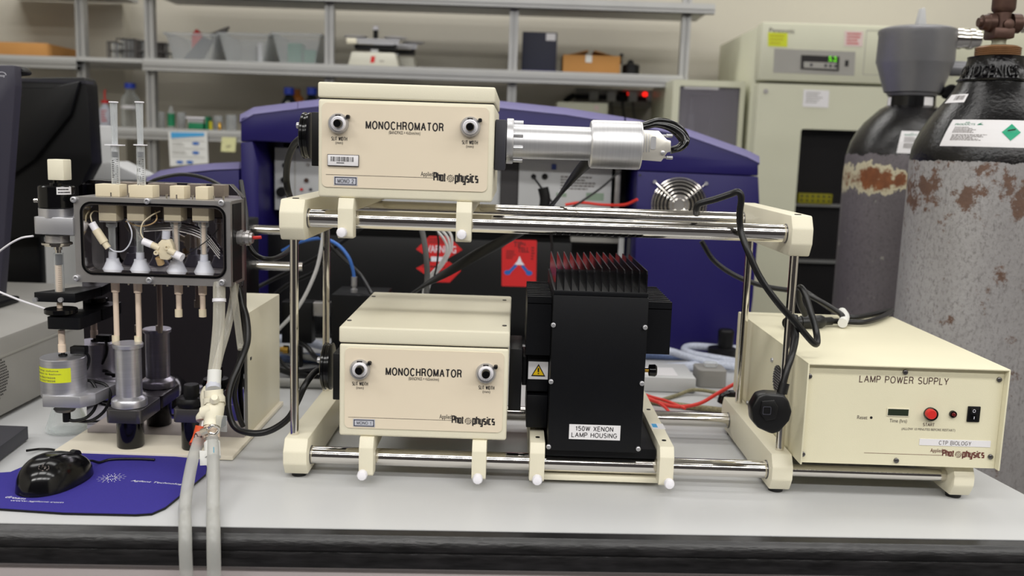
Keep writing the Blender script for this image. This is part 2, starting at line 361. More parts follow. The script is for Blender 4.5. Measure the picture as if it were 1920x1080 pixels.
# ------------------------------------------------------------------ bench
bn = thing('lab_bench', 'long laboratory bench with pale grey top and scuffed black front edge', 'bench', (0, 1.5, FL))
e0 = UZ(0, 980, 0); e1 = UZ(1920, 1012, 0); dx = (e1.y-e0.y)/(e1.x-e0.x)
def ey(x): return e0.y+(x-e0.x)*dx
XL = -1.3; XR1 = .6569; XR0 = XR1+.02
MB().prism([(XL, ey(XL)), (.682, ey(.682)), (.6569, 1.1376), (.63, 1.30), (.618, 1.42), (.61, 2.75), (XL, 2.75)], -.028, 0, 'z').build('worktop', 'bench', bn)
eb = MB()
prof = [(0, -.001), (-.010, -.003), (-.016, -.010), (-.017, -.018), (-.015, -.021), (-.017, -.026), (-.016, -.038), (-.008, -.044), (0, -.044)]
vs = []
for x in (XL, .69):
    for p in prof: vs.append((x, ey(x)+p[0], p[1]))
n = len(prof); eb.add(vs, [(i, (i+1) % n, n+(i+1) % n, n+i) for i in range(n)]+[tuple(range(n)), tuple(range(n, 2*n))[::-1]])
eb.build('edge_band', 'edge', bn)
MB().prism([(XL, ey(XL)+.001), (.66, ey(.66)+.001), (.64, 1.3), (.60, 2.7), (XL, 2.7)], FL, -.044, 'z').build('front_panel', 'panel', bn)

# ------------------------------------------------------------------ rail frame
YR, YB = 1.125, 1.338; ZL, ZU = .0263, .322; RR = .0108
fx0, fx1 = -.2736, -.2442; gx0, gx1 = .325, .3475
fm = thing('instrument_frame', 'two-tier frame of polished steel rails joined by cream end bars', 'frame', (0, 1.2, 0))
def nose(y0, y1, z0, z1, c=.015):
    return [(y0+c*.6, z1), (y0, z1-c), (y0, z0+c), (y0+c*.6, z0), (y1-c*.6, z0), (y1, z0+c), (y1, z1-c), (y1-c*.6, z1)]
def endbar(x0, x1, z0, z1, y1=1.385):
    return MB().prism(nose(1.10, y1, z0, z1), x0, x1, 'x', .0018).build('end_bar', 'cream', fm)
endbar(fx0, fx1, .0065, .052); b4 = endbar(gx0, gx1+.0035, .0065, .052)
endbar(-.2770, -.2475, .2965, .345); endbar(.3270, .3525, .2965, .345)
endbar(.5480, .5735, .0065, .0485)
for x in (-.259, .338, .561):
    for y in (1.125, 1.355):
        MB().lathe((x, y, 0), (0, 0, 1), [(0, .009), (.0065, .010)]).build('rubber_foot', 'rubber', fm)
for x, y in ((-.2648, 1.125), (.3395, 1.125), (-.2684, 1.338), (.3403, 1.345)):
    MB().cyl((x, y, .0515), (x, y, .297), .0052, seg=28).build('upright_post', 'chrome', fm)
for z in (ZL, ZU):
    for y in (YR, YB):
        xa, xb = (fx1+.0005, gx0-.0005) if z == ZL else (-.247, .3265)
        MB().cyl((xa, y, z), (xb, y, z), RR, seg=40).build('rail', 'chrome', fm)
        for xx, s_ in ((xa, 1), (xb, -1)): MB().lathe((xx, y, z), (s_, 0, 0), [(0, RR+.0010), (.0008, RR+.0008)], 32).build('rail_seat', 'dsteel', fm)
for y in (YR, YB): MB().cyl((gx1+.004, y, ZL), (.5475, y, ZL), .0075, seg=32).build('extension_rail', 'chrome', fm)
for x, z in ((-.262, .3452), (.339, .3452)):
    MB().cyl((x, 1.122, z-.001), (x, 1.122, z+.0006), .004).build('set_screw', 'black', fm)
for x in (-.262,): pass
def crossbar(px0, px1, Yn, z0, z1, zr, parent, yb=1.372, name='mounting_bar', x0=None, x1=None):
    if x0 is None:
        c = U((px0+px1)/2, 860 if z0 < .1 else 410, Yn); k = sc(c.x, 0, Yn) if False else Yn/F
        x0 = c.x-(px1-px0)*k/2; x1 = c.x+(px1-px0)*k/2
    top = zr+RR+.0008
    pts = [(Yn+.006, z1), (Yn, z1-.012), (Yn, z0+.002), (Yn+.002, z0), (YR-RR-.001, z0), (YR-RR-.001, top), (YB-RR-.001 , top), (YB+RR+.001, top), (yb, top), (yb, z1)]
    MB().prism(pts, x0, x1, 'x', .0007).build(name, 'cream', parent)
    return x0, x1
def thumbscrew(px, py, Yn, parent):
    m = MB(); fl(m, px, py, [(Yn+.001, 5), (Yn-.003, 6), (Yn-.004, 9.5), (Yn-.009, 10), (Yn-.0115, 8), (Yn-.0125, 3)], Yn, seg=10); m.build('thumbscrew', 'white', parent)
# ------------------------------------------------------------------ monochromators
def logo(mb, lx0, y_line, lx1, ap, ph, Y, bold=.02):
    a = U(lx0, y_line[0], Y); b = U(lx1, y_line[1], Y)
    mb.quad((a.x, Y, a.z-.0002), (b.x, Y, a.z-.0002), (b.x, Y, a.z+.0002), (a.x, Y, a.z+.0002))
    ftxt(mb, 'Applied', *ap, Y, 0)
    x0, y0, x1, y1 = ph; w = x1-x0; t = RO
    f1, f2 = x0+w*.285, x0+w*.475
    h = y1-y0; sl = w*RO
    stxt(mb, ['@P', '@h', '@o', '@t'], x0, y0, f1, y1-h*.22-sl*.7, Y-.00002, .15, gap=.22)
    stxt(mb, ['@p', '@h', '@y', '@s', '@i', '@c', '@s'], f2, y0+sl*.5, x1, y1-h*.22+sl*.3, Y-.00002, .15, gap=.22)
    cx, cy = (f1+f2)/2, (y0+y1)/2-h*.02; c = U(cx, cy, Y); k = sc(cx, cy, Y); R_ = w*.088*k
    for i in range(12):
        a0 = math.pi*i/6; q = Vector((math.cos(a0), 0, math.sin(a0))); n_ = Vector((-q.z, 0, q.x)); base = Vector((c.x, Y-.00004, c.z))
        mb.quad(base+q*R_*.15-n_*R_*.02, base+q*R_*1.0-n_*R_*.05, base+q*R_*1.0+n_*R_*.05, base+q*R_*.15+n_*R_*.02)
    for i in range(24):
        if 2 <= i % 12 <= 3: continue
        a0, a1 = 2*math.pi*i/24, 2*math.pi*(i+1)/24
        mb.quad(*[Vector((c.x+math.cos(a)*r, Y-.00004, c.z+math.sin(a)*r)) for a, r in ((a0, R_*.72), (a1, R_*.72), (a1, R_*.82), (a0, R_*.82))])
def dial(px, py, parent, Yf):
    m = MB(); fl(m, px, py, [(Yf, 19), (Yf-.002, 19.5), (Yf-.006, 18.5), (Yf-.009, 16)], Yf-.005, 40)
    d = m.build('dial', 'alu', parent)
    m = MB(); fl(m, px, py, [(Yf-.009, 14.5), (Yf-.0145, 12.8), (Yf-.0150, 12)], Yf-.012, 40); m.build('dial_scale', 'white', d)
    m = MB(); c = U(px, py, Yf-.012); k = sc(px, py, Yf)
    for i in range(24):
        a = 2*math.pi*i/24; q = Vector((math.cos(a), 0, math.sin(a))); n_ = Vector((-q.z, 0, q.x)); b_ = Vector((c.x, Yf-.0151, c.z))
        m.quad(b_+q*9.5*k-n_*.00013, b_+q*12*k-n_*.00013, b_+q*12*k+n_*.00013, b_+q*9.5*k+n_*.00013)
    m.build('scale_marks', 'ink', d)
    m = MB(); fl(m, px, py, [(Yf-.0145, 8.5), (Yf-.022, 8), (Yf-.0235, 6.8)], Yf-.018, 24); m.build('knob', 'gblack', d)
    m = MB(); fbox(m, px+15, py-16, px+22, py-9, Yf-.006, Yf-.002, .001); fl(m, px+19, py-13, [(Yf-.002, 3.5), (Yf-.009, 3.2)], Yf-.005, 12); m.build('lock_lever', 'black', d)
    m = MB(); fbox(m, px-5, py-17, px+5, py-12.5, Yf-.0098, Yf-.0085, .0003); m.build('dial_window', 'ink', d)
def monochromator(which, label, bx, box_z, lid_z, px, dials, txts, nums):
    X0, X1 = bx; z0, z1 = box_z; l1 = lid_z; YF = 1.10; YE = 1.372
    t = thing('monochromator', label, 'monochromator', ((X0+X1)/2, 1.2, nums['zr']-.01), 'beige monochromators on the rails')
    MB().box(X0+.0005, X1-.0005, YF+.0005, YE, z0, z1-.0012, .0032, 3).build('housing', 'cream', t)
    MB().box(X0, X1, YF, YE+.001, z1, l1, .0026, 3).build('lid', 'cream', t)
    MB().box(X0+.002, X1-.002, YF+.003, YE-.002, z1-.0014, z1+.0004).build('lid_gap', 'ink', t)
    a, b, c, d = px
    A = U(a, b, YF); B = U(c, d, YF)
    pl = MB().prism(rrect(A.x, B.x, B.z, A.z, .006), YF-.0008, YF+.001, 'y').build('front_plate', 'creamplate', t)
    YT = YF-.00105; mb = MB(); txts(mb, YT); mb.build('lettering', 'ink', t)
    for p in dials: dial(*p, t, YF-.0008)
    nums['clamps'](t)
    return t, YF, YT
def tx1(mb, Y):
    stxt(mb, 'MONOCHROMATOR', 723, 690.5, 866, 706.5, Y, .148, gap=.36)
    ftxt(mb, '(BANDPASS = 4.65nm/mm)', 766, 707.5, 823, 715.5, Y, 0)
    for x, y in ((675, 719.5), (912, 727)):
        stxt(mb, 'SLIT WIDTH', x-15, y-3.6, x+15, y+3.6, Y, .13); ftxt(mb, '(mm)', x-7, y+5, x+7, y+11.5, Y, 0)
    logo(mb, 653, (782, 787), 847, (824, 777, 846.5, 788), (847, 779, 928, 801), Y)
def cl1(t):
    crossbar(672, 700, 1.092, .0125, .0598, ZL, t); crossbar(884, 912, 1.092, .0125, .0598, ZL, t)
    thumbscrew(681, 887, 1.092, t); thumbscrew(896, 894, 1.092, t)
m1, YF, YT = monochromator(1, 'lower monochromator box whose nameplate reads MONO 1, sitting on the bottom rails', (-.2055, -.0005), (.0600, .1755), .1955,
    (647, 652, 941, 811), ((674, 694), (911, 701)), tx1, dict(zr=ZL, clamps=cl1))
def nameplate(t, x0, y0, x1, y1, s, Y):
    pl = MB(); fbox(pl, x0, y0, x1, y1, Y-.0004, Y); pl = pl.build('nameplate', 'greylabel', t)
    b_ = MB(); a, b, c, d = fr(x0+1.5, y0+1.2, x1-1.5, y1-1.2, Y); w = .0009
    for q in ((a, b, c, c+w), (a, b, d-w, d), (a, a+w, c, d), (b-w, b, c, d)): b_.box(q[0], q[1], Y-.0006, Y-.0003, q[2], q[3])
    b_.build('plate_border', 'navy', pl)
    l = MB(); stxt(l, s, x0+7, y0+4.6, x1-7, y1-4.2, Y-.00065, .10); l.build('lettering', 'ink', pl)
nameplate(m1, 662, 785.5, 703, 800.5, 'MONO 1', YT)
for px, py in ((655, 601), (700.5, 556), (946, 611), (946, 563)):
    p = UZ(px, py, .1957); MB().cyl(p, p+Vector((0, 0, .0008)), .0028, seg=16).build('lid_screw', 'dsteel', m1)
def tx2(mb, Y):
    stxt(mb, 'MONOCHROMATOR', 685.5, 228.5, 832, 244.5, Y, .148, gap=.36)
    ftxt(mb, '(BANDPASS = 4.65nm/mm)', 729, 246, 788, 254, Y, 0)
    for x, y in ((636, 260), (881, 267)):
        stxt(mb, 'SLIT WIDTH', x-15, y-3.6, x+15, y+3.6, Y, .13); ftxt(mb, '(mm)', x-7, y+5, x+7, y+11.5, Y, 0)
    logo(mb, 611, (327, 334), 812, (789, 322, 812, 333), (812.5, 323, 897, 347), Y)
def cl2(t):
    crossbar(633, 662, 1.092, .302, .3488, ZU, t); crossbar(855, 884, 1.092, .302, .3488, ZU, t)
    thumbscrew(643, 435, 1.092, t); thumbscrew(866, 439, 1.092, t)
m2, YF, YT = monochromator(2, 'upper monochromator box with a barcode and a nameplate reading MONO 2, on the top rails', (-.2314, -.0262), (.3490, .4635), .4815,
    (604, 192, 913, 360), ((633.5, 231.5), (881.5, 238)), tx2, dict(zr=ZU, clamps=cl2))
nameplate(m2, 626, 331, 670, 347.5, 'MONO 2', YT)
bc = MB(); fbox(bc, 614.5, 291, 671.5, 310.5, YT-.003, YT, .0003); bc = bc.build('barcode_tag', 'label', m2)
mb = MB(); fbox(mb, 614, 290, 672.5, 311.5, YT-.0018, YT+.0001); mb.build('tag_backing', 'navy', bc)
mb = MB(); a, b, c, d = fr(620, 294, 664, 303, YT-.0032); rnd = random.Random(7); x = a
while x < b:
    w = rnd.choice((.0003, .0005, .0009)); mb.quad((x, YT-.0032, c), (x+w, YT-.0032, c), (x+w, YT-.0032, d), (x, YT-.0032, d)); x += w+rnd.choice((.0004, .0005, .0008))
line_of_marks(mb, *fr(632, 303.5, 655, 307.5, YT)[:4], YT-.0032, 1)
mb.build('barcode', 'ink', bc)
def side_wheel(t, pd, pyc, r, pp, pin, Yc, pl_rect):
    m = MB(); hl(m, pyc, Yc, [(pd[0], r-3), (pd[0]+2, r), (pd[0]+6, r), (pd[0]+7, r-2), (pd[1]-4, r-2), (pd[1]-3, r), (pd[1], r)], 48); w = m.build('filter_wheel', 'gblack', t)
    m = MB(); hl(m, pin[2], Yc-.012, [(pin[0], 5), (pin[0]+1, 6), (pin[1], 6)], 14); m.build('pin', 'alu', w)
    a, b, c, d = fr(*pl_rect, Yc-.030); m = MB().box(a, pp, Yc-.030, Yc+.035, c, d, .001); m.build('side_plate', 'black', t)
side_wheel(m1, (607, 623), 686, 44, -.2058, (595, 608, 675), 1.17, (624, 662, 640, 751))
side_wheel(m2, (568, 583), 254, 43, -.2317, (556, 570, 235), 1.17, (584, 211, 600, 311))
a, b, c, d = fr(930, 225, 948, 319, 1.13)
MB().box(-.0259, b, 1.13, 1.215, c, d, .001).build('exit_flange', 'dark', m2)
a, b, c, d = fr(957, 653, 978, 772, 1.13)
MB().box(-.0002, b, 1.13, 1.215, c, d, .001).build('exit_flange', 'black', m1)

# ------------------------------------------------------------------ photomultiplier
YP = 1.172
xfl = fr(930, 225, 948, 319, 1.13)[1]
pm = thing('detector_housing', 'brushed aluminium photomultiplier tube sticking out right of the upper monochromator', 'detector', (xfl, YP, .40))
def pxx(X, py=265):  # px of X at YP
    lo = 800; hi = 1400
    for _ in range(40):
        m_ = (lo+hi)/2
        if U(m_, py, YP).x < X: lo = m_
        else: hi = m_
    return lo
p0 = pxx(xfl+.0004)
m = MB(); hl(m, 264.5, YP, [(p0, 41), (p0+1, 42), (961, 42), (962.5, 41)], 56); m.build('flange', 'brushed', pm)
m = MB(); hl(m, 265.2, YP, [(962.5, 32), (1106, 31)], 56); m.build('tube', 'brushed', pm)
m = MB(); hl(m, 270.2, YP, [(1106, 42), (1110, 45), (1196, 45), (1196.5, 44.3), (1197.5, 44.3), (1198, 45), (1200.5, 44)], 64); m.build('end_can', 'brushed', pm)
for an in (100, 160, 220, 280, 20, 340):
    a_ = math.radians(an); p = U(963, 265, YP); k = YP/F; o = Vector((p.x, YP-math.cos(math.radians(an))*34*k, p.z+math.sin(a_)*35*k))
    MB().cyl(o, o+Vector((.0115, 0, 0)), .0027, seg=14).build('flange_screw', 'brushed', pm)
ds = MB(); fprism(ds, [(1201, 243.5), (1235, 245), (1251, 262), (1258, 264), (1258, 284), (1251, 286), (1240, 303), (1201, 300)], YP-.011, YP+.011, .0008)
ds = ds.build('connector_shell', mat('nickel_shell', (226, 222, 212), .3, .6, var=.02), pm)
m = MB()
for px in (1207, 1212, 1217): fbox(m, px, 250, px+2, 285, YP-.0118, YP-.0108, .0004)
a, b, c, d = fr(1220, 256, 1230, 280, YP-.0115); m.prism(rrect(a, b, c, d, .002), YP-.0118, YP-.0108, 'y')
m.build('shell_ribs', 'brushed', ds)
for py in (254, 295):
    m = MB(); hl(m, py, YP, [(1240, 2.2), (1249, 2.2), (1249.5, 3.6), (1260, 3.6), (1261, 3)], 16); m.build('jack_screw', 'alu', ds)
m = MB(); fl(m, 1240, 286, [(YP-.010, 4), (YP-.013, 4), (YP-.0135, 3)], YP, 16); m.build('shell_screw', 'alu', ds)
# ------------------------------------------------------------------ xenon lamp housing
lh = thing('lamp_housing', 'black finned metal housing labelled 150W XENON LAMP HOUSING between the lower rails clamps', 'lamp housing', (.1, 1.2, .012))
LX0, LX1 = .0497, .1633; LZ0, LZ1 = .0505, .2418
MB().box(LX0, LX1, 1.10, 1.30, LZ0, LZ1, .0008).build('housing', 'anod', lh)
MB().box(LX0, LX1-.001, 1.0995, 1.30, LZ1+.0005, LZ1+.006, .0005).build('top_plate', 'anod', lh)
for i in range(13):
    x = LX0+.002+i*(LX1-LX0-.006)/12
    zt = .2745+random.uniform(-.001, .001)
    MB().prism([(1.1005, LZ1+.006), (1.1005, zt-.004), (1.104, zt), (1.285, zt), (1.285, LZ1+.006)], x, x+.0014, 'x').build('cooling_fin', 'fin', lh)
def grooved(x0, x1, y0, y1, z0, z1, n, name):
    m = MB(); m.box(x0, x1, y0, y1, z0, z1-.008)
    for i in range(n):
        y = y0+(y1-y0)*i/n; m.box(x0, x1, y, y+(y1-y0)/n*.45, z1-.009, z1)
    return m.build(name, 'anod', lh)
grooved(LX1+.0006, .1965, 1.13, 1.27, .1675, .2325, 10, 'side_heatsink')
grooved(.0195, LX0-.0006, 1.13, 1.27, .1615, .2345, 10, 'side_heatsink')
a, b, c, d = fr(984, 740, 1020, 803, 1.14); MB().box(a+.002, LX0-.0006, 1.14, 1.26, c, d, .001).build('lower_block', 'anod', lh)
a, b, c, d = fr(988, 664, 1030, 735, 1.145); MB().box(a, LX0-.0006, 1.145, 1.25, c, d, .001).build('neck_block', 'anod', lh)
xq = fr(957, 653, 978, 772, 1.13)[1]
MB().box(xq+.0005, a-.0003, 1.15, 1.21, c+.006, d-.004, .001).build('coupling_collar', 'black', lh)
wl = MB(); fbox(wl, 990.5, 678, 1027.5, 711.5, 1.1435, 1.1448); wl = wl.build('warning_label', 'label', lh)
def tri(mb, x0, y0, x1, y1, Y, mi=0):
    a, b, c, d = fr(x0, y0, x1, y1, Y); mb.add([(a, Y, c), (b, Y, c), ((a+b)/2, Y, d)], [(0, 1, 2)], mi)
m = MB(); tri(m, 996, 682, 1023, 706, 1.1433, 0); tri(m, 999.3, 686, 1019.7, 703.5, 1.1432, 1)
a, b, c, d = fr(1008.2, 690, 1010.8, 698, 1.1431); m.quad((a, 1.1431, c), (b, 1.1431, c), (b+.0002, 1.1431, d), (a-.0002, 1.1431, d), 0)
a, b, c, d = fr(1008.2, 699.3, 1010.8, 701.5, 1.1431); m.quad((a, 1.1431, c), (b, 1.1431, c), (b, 1.1431, d), (a, 1.1431, d), 0)
m.build('hazard_sign', ['ink', mat('hazard_yellow', (240, 200, 20), .5, var=0)], wl)
lb = MB(); fbox(lb, 1067, 796.5, 1163, 825, 1.0993, 1.1); lb = lb.build('name_label', 'label', lh)
m = MB(); stxt(m, '150W XENON', 1079, 799.5, 1150, 809, 1.0991, .13); m.build('lettering', 'ink', lb); m = MB(); stxt(m, 'LAMP HOUSING', 1071.5, 811.5, 1157, 821, 1.0991, .13); m.build('lettering', 'ink', lb)
for px, py in ((1037.5, 609), (1209.5, 613.5), (1033, 715), (1203.5, 718.5), (1028.5, 837), (1196.5, 841)):
    m = MB(); fl(m, px, py, [(1.1, 4.6), (1.0975, 4.4), (1.0968, 3)], 1.1, 16); s_ = m.build('cover_screw', 'alu', lh)
c = U(1213, 694, 1.17); m = MB(); hl(m, 694, 1.17, [(1208, 4), (1216, 4)], 16); m.build('knob_stem', 'brass', lh)
m = MB(); hl(m, 694.3, 1.17, [(1216, 8), (1217, 11), (1228, 11.5), (1231, 9)], 20); m.build('adjusting_knob', 'gblack', lh)
x0, x1 = crossbar(993, 1022, 1.092, .0125, .0600, ZL, lh); 
crossbar(1237, 1265, 1.092, .0125, .0600, ZL, lh, yb=1.40)
MB().box(x0, .1955, 1.118, 1.35, .006, .0125, .0005).build('tie_plate', 'cream', lh)
MB().box(x1+.0005, .1845, 1.116, 1.35, ZL+RR+.0008, LZ0-.0003).build('mounting_plate', 'anod', lh)
thumbscrew(1007, 896, 1.092, lh); thumbscrew(1253, 903, 1.092, lh)
for px, py in ((1245, 826), (1216, 768)):
    p = UZ(px, py, .0601); MB().cyl(p, p+Vector((0, 0, .0006)), .0028, seg=14).build('bar_screw', 'black', lh)
p = UZ(1008, 820, .0601); MB().cyl(p, p+Vector((0, 0, .0006)), .0028, seg=14).build('bar_screw', 'black', lh)
m = MB(); p = UZ(1233, 799, .0603); q = .0085
m.box(p.x-.0085, p.x+.0085, p.y-.012, p.y+.012, .0600, .0603, mi=0); m.box(p.x-.007, p.x-.0005, p.y-.006, p.y+.010, .0603, .0604, mi=1)
m.build('tape_label', ['label', 'sky'], lh)
# ------------------------------------------------------------------ lamp power supply
PX0, PX1, PY0, PY1, PZ0, PZ1 = .3520, .5915, 1.08, 1.432, .0490, .1735
ps = thing('lamp_power_supply', 'cream metal box with red START button reading LAMP POWER SUPPLY', 'power supply', ((PX0+PX1)/2, 1.2, PZ0))
sh = MB(); w = .0022; Y0 = PY0
sh.box(PX0, PX1, Y0, PY1, PZ1-w, PZ1, .001); sh.box(PX0, PX0+w, Y0, PY1, PZ0, PZ1-w*.5, .0008); sh.box(PX1-w, PX1, Y0, PY1, PZ0, PZ1-w*.5, .0008)
sh.box(PX0+w, PX1-w, PY1-.003, PY1, PZ0, PZ1-w)
sh.build('cover', 'psu', ps)
YQ = PY0+.009
MB().box(PX0+w+.0003, PX1-w-.0003, YQ, YQ+.003, PZ0, PZ1-w-.0003).build('front_panel', 'psu', ps)
MB().box(PX0+w, PX1-w, YQ+.0032, PY1-.003, PZ0, PZ0+.002).build('bottom_plate', 'psu', ps)
Yt = YQ-.0004
m = MB(); stxt(m, 'LAMP POWER SUPPLY', 1611.5, 706, 1779, 719.5, Yt, .10); stxt(m, 'START', 1730.5, 793, 1752.5, 799.5, Yt, .12)
m.build('lettering', mat('brown_ink', (66, 36, 40), .6, var=0), ps)
m = MB(); ftxt(m, 'Reset', 1607.5, 779, 1626.5, 786, Yt); ftxt(m, 'Time (hrs)', 1668, 785.5, 1700.5, 794.5, Yt); ftxt(m, '(ALLOW 10 MINUTES BEFORE RESTART)', 1690.5, 803, 1791, 809, Yt, -.01)
m.build('small_lettering', 'inkgrey', ps)
lb = MB(); fbox(lb, 1724, 824.5, 1857.5, 837, YQ-.0006, YQ); lb = lb.build('name_label', 'label', ps)
m = MB(); stxt(m, 'CTP BIOLOGY', 1760.5, 827, 1821, 835, YQ-.0008, .11); m.build('lettering', 'inkgrey', lb)
m = MB(); logo(m, 1620, (849, 851), 1767, (1744.5, 841, 1767, 850.5), (1767, 843, 1846, 862), Yt); m.build('maker_mark', 'inkred', ps)
for px, py in ((1517.5, 705), (1697, 697.5), (1873, 711.5), (1504.5, 851), (1680, 863), (1856.5, 856)):
    m = MB(); fl(m, px, py, [(YQ, 4.8), (YQ-.002, 4.6), (YQ-.0026, 3.2)], YQ, 16); sc_ = m.build('panel_screw', 'dsteel', ps)
dm = MB(); fbox(dm, 1663.5, 765.5, 1705, 781, YQ-.0012, YQ, .0002); dm = dm.build('display_frame', 'cream', ps)
m = MB(); fbox(m, 1665, 767, 1703.5, 779.5, YQ-.0014, YQ-.0010); m.build('display', 'lcd', dm)
m = MB(); fl(m, 1633.5, 783, [(YQ, 2.6), (YQ-.0004, 2.4)], YQ, 14); m.build('reset_hole', 'ink', ps)
m = MB(); fl(m, 1744, 775.5, [(YQ, 12.6), (YQ-.005, 12.4), (YQ-.006, 11)], YQ, 20); bt = m.build('button_bezel', 'gblack', ps)
m = MB(); fl(m, 1745, 776, [(YQ-.004, 9.6), (YQ-.009, 9.4), (YQ-.0105, 8)], YQ-.006, 28); m.build('start_button', 'red', bt)
m = MB(); fl(m, 1786, 776, [(YQ, 6.8), (YQ-.003, 6.4)], YQ, 20); b_ = m.build('indicator_bezel', 'gblack', ps)
m = MB(); fl(m, 1786, 776, [(YQ-.003, 4), (YQ-.005, 3), (YQ-.0056, 1)], YQ, 16); m.build('indicator_lamp', mat('dark_red_lens', (96, 16, 20), .15, var=0), b_)
m = MB(); fbox(m, 1814.5, 762, 1838, 792, YQ-.002, YQ, .0006); b_ = m.build('switch_frame', 'black', ps)
m = MB(); a, b, c, d = fr(1819.5, 766, 1833, 788, YQ-.003); m.prism([(YQ-.001, c), (YQ-.001, d), (YQ-.0055, d), (YQ-.0030, (c+d)/2), (YQ-.0040, c)], a, b, 'x', .0004); m.build('rocker_switch', 'gblack', b_)
m = MB(); ftxt(m, 'O', 1824, 767.5, 1829.5, 774, YQ-.0058); ftxt(m, 'I', 1826, 781, 1827.2, 786, YQ-.0058); m.build('switch_marks', 'inkwhite', b_)
# side vent and screws on left face
c = UX(1459, 712, PX0); vm = MB()
vm.lathe((PX0-.0002, c.y, c.z), (-1, 0, 0), [(0, .019), (.0006, .019)], 32, 1)
for i in range(-5, 6):
    h = math.sqrt(max(0, .019**2-(i*.0035)**2))
    vm.box(PX0-.0016, PX0-.0007, c.y+i*.0035-.0006, c.y+i*.0035+.0006, c.z-h, c.z+h); vm.box(PX0-.0022, PX0-.0014, c.y-h, c.y+h, c.z+i*.0035-.0006, c.z+i*.0035+.0006)
vm.build('fan_grille', ['dsteel', 'ink'], ps)
for px, py in ((1448.5, 675), (1402, 755)):
    c = UX(px, py, PX0); MB().lathe((PX0, c.y, c.z), (-1, 0, 0), [(0, .0032), (.002, .0028)], 14).build('side_screw', 'alu', ps)
# ------------------------------------------------------------------ stopped-flow unit: cream cabinet, glossy panel, window box
YM = 1.243
sf = thing('stopped_flow_unit', 'cream cabinet with glossy black panel, steel window box and aluminium rams', 'instrument', (-.46, 1.3, 0))
MB().box(-.585, -.36, 1.262, 1.432, .0068, .178, .0012).build('cabinet', 'cream', sf)
MB().prism([(-.5865, 1.167), (-.3545, 1.1655), (-.3545, 1.432), (-.585, 1.432)], .001, .0068, 'z', .0008).build('base_plate', 'base', sf)
mp_ = [(-.578, .0070), (-.362, .0070), (-.362, .336), (-.378, .353), (-.565, .353), (-.578, .345)]
MB().prism(mp_, YM, YM+.004, 'y').build('glossy_panel', 'mirror', sf)
MB().prism(mp_, YM+.0045, YM+.0185, 'y').build('panel_backing', 'dsteel', sf)
for px in (1,):
    p = UX(470, 672, -.36); MB().box(-.3602, -.3592, p.y-.003, p.y+.003, p.z-.002, p.z+.002).build('side_latch', 'dsteel', sf)
# window box
bx0, bx1, bz0, bz1, by0 = -.5555, -.3580, .2265, .3350, 1.179
def frame_ring(mb, o, i, y0, y1):
    n = len(o)
    for y in (y0, y1):
        mb.add([(p[0], y, p[1]) for p in o]+[(p[0], y, p[1]) for p in i], [(k, (k+1) % n, n+(k+1) % n, n+k) for k in range(n)])
    for q in (o, i):
        mb.add([(p[0], y0, p[1]) for p in q]+[(p[0], y1, p[1]) for p in q], [(k, (k+1) % n, n+(k+1) % n, n+k) for k in range(n)])
    return mb
def rr(x0, x1, z0, z1, r): return rrect(x0, x1, z0, z1, r, 8)
wf = frame_ring(MB(), rr(bx0, bx1, bz0, bz1, .0015), rr(bx0+.0105, bx1-.008, bz0+.0125, bz1-.008, .0125), by0, by0+.006).build('window_frame', 'steel', sf)
frame_ring(MB(), rr(bx0+.008, bx1-.0055, bz0+.0100, bz1-.0055, .0145), rr(bx0+.0105, bx1-.008, bz0+.0125, bz1-.008, .0125), by0-.0012, by0+.0004).build('seal', 'gblack', wf)
frame_ring(MB(), rr(bx0+.0106, bx1-.0081, bz0+.0126, bz1-.0081, .0124), rr(bx0+.0122, bx1-.0095, bz0+.014, bz1-.0095, .011), by0-.0006, by0+.02).build('inner_lip', 'chrome', wf)
for px, py in ((139.5, 374), (277, 377), (416, 380), (144, 521), (281, 525), (417, 529)):
    m = MB(); fl(m, px, py, [(by0, 5.8), (by0-.004, 5.6), (by0-.0045, 4.6), (by0-.0045, 2.6), (by0-.003, 2.4)], by0, 20); m.build('cap_screw', 'alu', wf)
bxm = MB(); yb0 = by0+.0062
bxm.box(bx0+.001, bx1-.001, yb0, YM-.0005, bz1-.005, bz1); bxm.build('box_roof', 'steel', sf)
MB().box(bx0+.001, bx1-.001, yb0, YM-.0005, bz0, bz0+.0125).build('box_floor', 'steel', sf)
MB().box(bx0+.001, bx0+.009, yb0, YM-.0005, bz0+.0126, bz1-.005).build('box_side', 'steel', sf)
MB().box(bx1-.005, bx1-.001, yb0, YM-.0005, bz0+.0126, bz1-.005).build('box_side', 'steel', sf)
MB().box(bx1-.0009, bx1-.0003, by0+.012, YM-.014, bz0+.004, bz1-.004).build('side_insert', 'black', sf)
zin = bz1-.005; zfl = bz0+.0126
YC = 1.211
def pk(x0, x1, y0, y1, name='valve_block'):        # cream blocks on the roof
    zc = U((x0+x1)/2, (y0+y1)/2, YC).z; a, b, c, d = fr(x0, y0, x1, y1, YC-.012)
    return MB().box(a, b, YC-.012, YC+.012, bz1, bz1+(d-c)*.92, .0008).build(name, 'peek', sf)
for q in ((178, 224, 340, 365), (240, 286, 341, 366), (318, 345, 343, 369), (366, 390, 343, 369)): pk(q[0], q[1], q[2], q[3])
for px in (208, 241, 312, 331, 361, 401, 419):
    p = U(px, 360, 1.19); MB().cyl((p.x, 1.190, bz1), (p.x, 1.190, bz1+.006), .0011, seg=10).build('roof_pin', 'chrome', sf)
